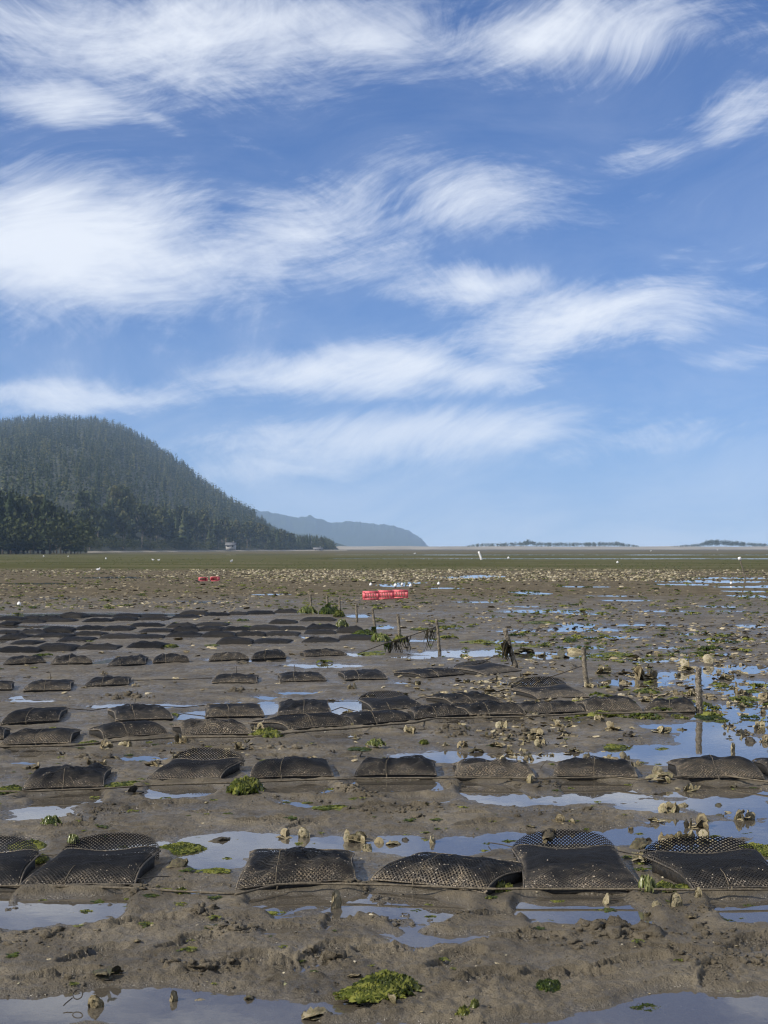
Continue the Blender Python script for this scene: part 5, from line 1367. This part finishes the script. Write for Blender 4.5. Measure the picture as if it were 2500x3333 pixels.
PX = np.linspace(-2600, 1110, 150); TT = np.concatenate([[-.02], np.linspace(0, 1, 26), [1.15, 1.35, 1.6]])
pp, tt = np.meshgrid(PX, TT, indexing='ij')
zz, dd = hill_z(pp, tt); zz = zz + 5.0 * fbm(pp * .012, tt * 6, 3, 12) * np.clip(tt, 0, 1); zz[:, 0] = -1.0; zz[:, 1] = 0.8
zz[:, -1] = -1.5; zz[-1, :] = np.minimum(zz[-1, :], -0.5)
xx = (pp - 1250) / FPX * dd
link('hill', mesh_np('hill', np.stack([xx.ravel(), dd.ravel(), zz.ravel()], 1), grid_faces(*xx.shape)[:, ::-1], None, M_earth), kind='structure', label='wooded hill rising behind the left shore')
def on_hill(px, t):
    z, dist = hill_z(np.array(px), np.array(t)); z = float(z); dist = float(dist)
    return ((px - 1250) / FPX * dist, dist, max(z, .6) - 0.8)
# the wood on the slope reads as one mass
n = 8600
fx = rng.uniform(-500, 1085, n); ft = rng.uniform(0.05, 1.08, n) ** 0.9
z_, d_ = hill_z(fx, ft); P = np.column_stack([(fx - 1250) / FPX * d_, d_, z_ - 1.5])
hh = rng.uniform(7, 16, n) * (0.75 + 0.25 * sstep(d_, 700, 1500)) * np.where(fx > 830, .62, 1.0)
link('hill_forest', scatter_mesh('hill_forest', P, hh, CONL + [broadleaf(31, 36, M_con), broadleaf(32, 36, M_con)], M_con), kind='stuff', label='dense conifer wood covering the hill slope')
# trees one can tell apart: skyline
for i in range(70):
    px = rng.uniform(-60, 860); tree(on_hill(px, rng.uniform(.985, 1.02)), rng.uniform(8, 16) * np.interp(px, [0, 600, 860], [1, .9, .62]), 'c', 'conifer standing on the hill skyline against the sky', 'conifers on the hill skyline')
# foot of the hill
for i in range(95):
    px = 270 + 800 * (i + rng.random()) / 95; t = rng.uniform(0.0, .07)
    k = 'c' if rng.random() < .6 else 'b'
    hgt = np.interp(px, [270, 500, 800, 900, 1000, 1075], [17, 18, 17, 13.5, 11.5, 7]) * rng.uniform(.72, 1.12)
    tree(on_hill(px, t), hgt, k, 'conifer along the shore at the foot of the hill' if k == 'c' else 'broadleaf tree along the shore at the foot of the hill', 'shore trees below the hill', 1.0 if k == 'c' else .8)
# near wood at the left edge
for i in range(72):
    px = -420 + 700 * (i + rng.random()) / 72; dist = rng.uniform(372, 450)
    topy = np.interp(px, [-420, 0, 60, 140, 220, 280], [1560, 1572, 1580, 1600, 1640, 1725]) + abs(rng.normal()) * 36
    hgt = (1785 - topy) / FPX * dist + 1.0; k = 'b' if rng.random() < .62 else 'c'
    tree(((px - 1250) / FPX * dist, dist, .3), hgt, k, ('dark broadleaf' if k == 'b' else 'dark conifer') + ' tree in the nearer wood at the left edge', 'trees of the nearer wood', 1.0 if k == 'c' else rng.uniform(.6, .9))
# undergrowth closes the foot of the wood
n = 700
ux = np.concatenate([rng.uniform(-420, 290, 300), rng.uniform(270, 1090, 400)]); ud = np.concatenate([rng.uniform(366, 400, 300), foot_d(ux[300:]) * rng.uniform(.985, 1.03, 400)])
P = np.column_stack([(ux - 1250) / FPX * ud, ud, np.full(n, -.2)])
BUSH = [broadleaf(s, 60, M_bro) for s in (21, 22, 23)]
link('undergrowth', scatter_mesh('undergrowth', P, np.concatenate([rng.uniform(4, 11, 300), rng.uniform(3, 7, 400)]), BUSH, M_bro), kind='stuff', label='low bushes along the foot of the wood')
# strip of shore at the foot
SX = np.linspace(285, 1130, 60); fd = foot_d(SX) * .965
V = []
for px, f_ in zip(SX, fd):
    for dd_, z in ((-6, -.1), (0, .25), (12, .55), (30, .5)):
        V.append(((px - 1250) / FPX * (f_ + dd_), f_ + dd_, z + .15 * float(perlin(px * .03, dd_, 3))))
link('shore_bank', mesh_np('shore_bank', V, grid_faces(60, 4)[:, ::-1], None, M_sand), kind='structure', label='narrow pale shore bank under the wood')
# houses
M_wall = plain('white_boards', (0.36, 0.355, 0.34), (0.44, 0.43, 0.42), 1, .7); M_roof = plain('grey_shingle', (0.10, 0.10, 0.10), (0.16, 0.155, 0.15), 2, .8)
M_glass = plain('window_glass', (0.02, 0.025, 0.03), (0.03, 0.035, 0.04), 2, .1, 0, 10, .6)
def house(px, py, dist, w_, h_, label, wall=None, roofh=1.6):
    p = At(px, py, dist); root = link('house', None, p, label=label, cat='house'); d_ = 6.0
    mb = MB(); mb.box((-w_ / 2, 0, -1), (w_ / 2, d_, h_)); mb.add([(-w_ / 2, d_ / 2, h_ + roofh), (-w_ / 2, 0, h_), (-w_ / 2, d_, h_), (w_ / 2, d_ / 2, h_ + roofh), (w_ / 2, 0, h_), (w_ / 2, d_, h_)], None, [(0, 2, 1), (3, 4, 5)])
    link('wall', mb.mesh('wall', wall or M_wall, False), parent=root)
    mb = MB(); o = .5
    for s in (0, 1):
        y0, y1 = (-o, d_ / 2) if s == 0 else (d_ + o, d_ / 2); z0 = h_ - .25; z1 = h_ + roofh + .05
        mb.add([(-w_ / 2 - o, y0, z0), (w_ / 2 + o, y0, z0), (w_ / 2 + o, y1, z1), (-w_ / 2 - o, y1, z1), (-w_ / 2 - o, y0, z0 + .2), (w_ / 2 + o, y0, z0 + .2), (w_ / 2 + o, y1, z1 + .2), (-w_ / 2 - o, y1, z1 + .2)], [(0, 1, 2, 3), (7, 6, 5, 4), (0, 4, 5, 1), (3, 2, 6, 7), (0, 3, 7, 4), (1, 5, 6, 2)])
    rf = link('roof', mb.mesh('roof', M_roof, False), parent=root)
    mb = MB(); mb.box((w_ * .2, d_ * .6, h_), (w_ * .2 + .6, d_ * .6 + .6, h_ + roofh + 1)); link('chimney', mb.mesh('chimney', M_roof, False), parent=rf)
    n = max(2, int(w_ / 2))
    for i in range(n):
        x = -w_ / 2 + (i + .5) * w_ / n
        mb = MB(); mb.box((x - .5, -.05, h_ * .3), (x + .5, -.003, h_ * .8)); wn = link('window', mb.mesh('window', M_wall, False), parent=root)
        mb = MB(); mb.box((x - .42, -.08, h_ * .34), (x + .42, -.053, h_ * .76)); link('pane', mb.mesh('pane', M_glass, False), parent=wn)
house(750, 1783, 752, 4.6, 1.5, 'white house half hidden among the trees at the hill foot', roofh=1.0)
house(1035, 1793, 950, 5.5, 1.2, 'low white building on the shore at the end of the trees', roofh=.8); house(1013, 1779, 985, 3.0, 1.6, 'small white house above the low white building')
# far headland
HX = [560, 700, 800, 850, 900, 960, 1010, 1080, 1140, 1200, 1280, 1330, 1370, 1390, 1402]; HY = [1640, 1640, 1655, 1663, 1671, 1684, 1680, 1702, 1697, 1704, 1711, 1728, 1752, 1775, 1786]
PX = np.linspace(560, 1402, 240); yy = np.interp(PX, HX, HY) - 3.0 * np.abs(perlin(PX * .09, PX * 0, 4)) - 1.6 * perlin(PX * .31, PX * 0 + 3, 4)
V = []; TH = np.linspace(0, 1, 12)
for px, y_ in zip(PX, yy):
    H = max((1785 - y_) / FPX * 5200 + 1.5, .5)
    for t in TH:
        dist = 4700 + 500 * t; z = H * t ** .55 * (1 + .05 * float(perlin(px * .05, t * 5, 9))) - (1.0 if t == 0 else 0)
        V.append(((px - 1250) / FPX * dist, dist, z))
    V.append(((px - 1250) / FPX * 5900, 5900, -1.0))
link('headland', mesh_np('headland', V, grid_faces(240, 13)[:, ::-1], None, M_con), kind='structure', label='far wooded headland fading into the haze')
# a nearer low point between hill and headland
PX = np.linspace(1060, 1150, 30); V = []
for px in PX:
    H = max(.5, (1785 - np.interp(px, [1060, 1090, 1120, 1150], [1757, 1765, 1774, 1786])) / FPX * 2300 + 1.5 + 1.2 * float(perlin(px * .3, 0., 3)))
    for dist, z in ((2200, -.5), (2220, H * .6), (2300, H), (2450, -.5)): V.append(((px - 1250) / FPX * dist, dist, z))
link('low_point', mesh_np('low_point', V, grid_faces(30, 4)[:, ::-1], None, M_con), kind='structure', label='low dark point of land beyond the shore trees')
# sand spit with dune scrub
PX = np.linspace(980, 4200, 160); V = []
for px in PX:
    H = 5.2 + 1.6 * float(fbm(px * .006, 0.3, 3, 3)) if px > 1090 else 2.5
    for dist, z in ((2400, -.3), (2440, 1.6), (2520, 2.4), (2680, H), (2900, H * .8), (3100, -.5)):
        dist = dist * .6; z = max(1.5 + (z - 1.5) * .6, -.3); V.append(((px - 1250) / FPX * dist, dist, z))
link('beach', mesh_np('beach', V, grid_faces(160, 6)[:, ::-1], None, M_sand), kind='structure', label='pale sand spit across the mouth of the bay')
def scrub(x0, x1, n, top, label):
    px = rng.uniform(x0, x1, n); dist = rng.uniform(1536, 1620, n)
    pk = np.array([np.interp(q_, *top) for q_ in px]); h = ((1785 - pk) / FPX * dist + 1.5 - 2.2) * rng.uniform(.75, 1.12, n)
    P = np.column_stack([(px - 1250) / FPX * dist, dist, np.full(n, 1.9)])
    link('dune_scrub', scatter_mesh('dune_scrub', P, np.maximum(h, 1.0) * 1.25, BUSH, M_bro), kind='stuff', label=label)
scrub(1500, 2080, 420, ([1500, 1560, 1700, 1722, 1745, 1900, 2010, 2030, 2080], [1779, 1770, 1767, 1760, 1767, 1768, 1766, 1770, 1776]), 'dark scrub along the left half of the sand spit')
scrub(2180, 2560, 300, ([2180, 2270, 2310, 2400, 2450, 2560], [1778, 1771, 1760, 1764, 1769, 1772]), 'dark scrub at the right end of the sand spit')
scrub(1120, 1500, 60, ([1120, 1300, 1500], [1781, 1781, 1780]), 'sparse low scrub on the spit below the headland')
# eelgrass on the outer flat
n = 5000
ey = 96 + 170 * rng.random(n) ** 1.3; ex = rng.uniform(-.32, .32, n) * ey
k_ = fbm(ex * .02, ey * .05, 3, 44) > -.12; ex, ey = ex[k_], ey[k_]
V = []; T = []
for i in range(4):
    a = i * 1.6; nV = len(V); V += [(math.cos(a) * .1, math.sin(a) * .1, 0), (math.cos(a) * .16 + .05, math.sin(a) * .16, 0), (math.cos(a) * .4, math.sin(a) * .4, .18)]; T.append((nV, nV + 1, nV + 2))
TUFT = mesh_np('tuft', V, None, T, M_weed['d'], False, {'tone': [.5] * len(V)})
link('eelgrass', scatter_mesh('eelgrass', np.column_stack([ex, ey, np.maximum(height(ex, ey), 0)]), rng.uniform(.25, .6, len(ex)), [TUFT], M_weed['d']), kind='stuff', label='green eelgrass covering the outer flat')
# ------------------------------------------------------------------ haze: the air of the bay
mh = bpy.data.materials.new('sea_haze'); mh.use_nodes = True; t = NT(mh.node_tree); t.n.clear()
out = t.node('ShaderNodeOutputMaterial'); pv = t.node('ShaderNodeVolumePrincipled')
pv.inputs['Color'].default_value = (0.50, 0.70, 1.0, 1); pv.inputs['Density'].default_value = 0.00016; pv.inputs['Anisotropy'].default_value = 0.0
t.l.new(pv.outputs[0], out.inputs['Volume'])
mb = MB(); mb.box((-3450, -80, -3), (3450, 6700, 235))
link('haze', mb.mesh('haze', mh, False), kind='stuff', label='thin sea haze over the bay')
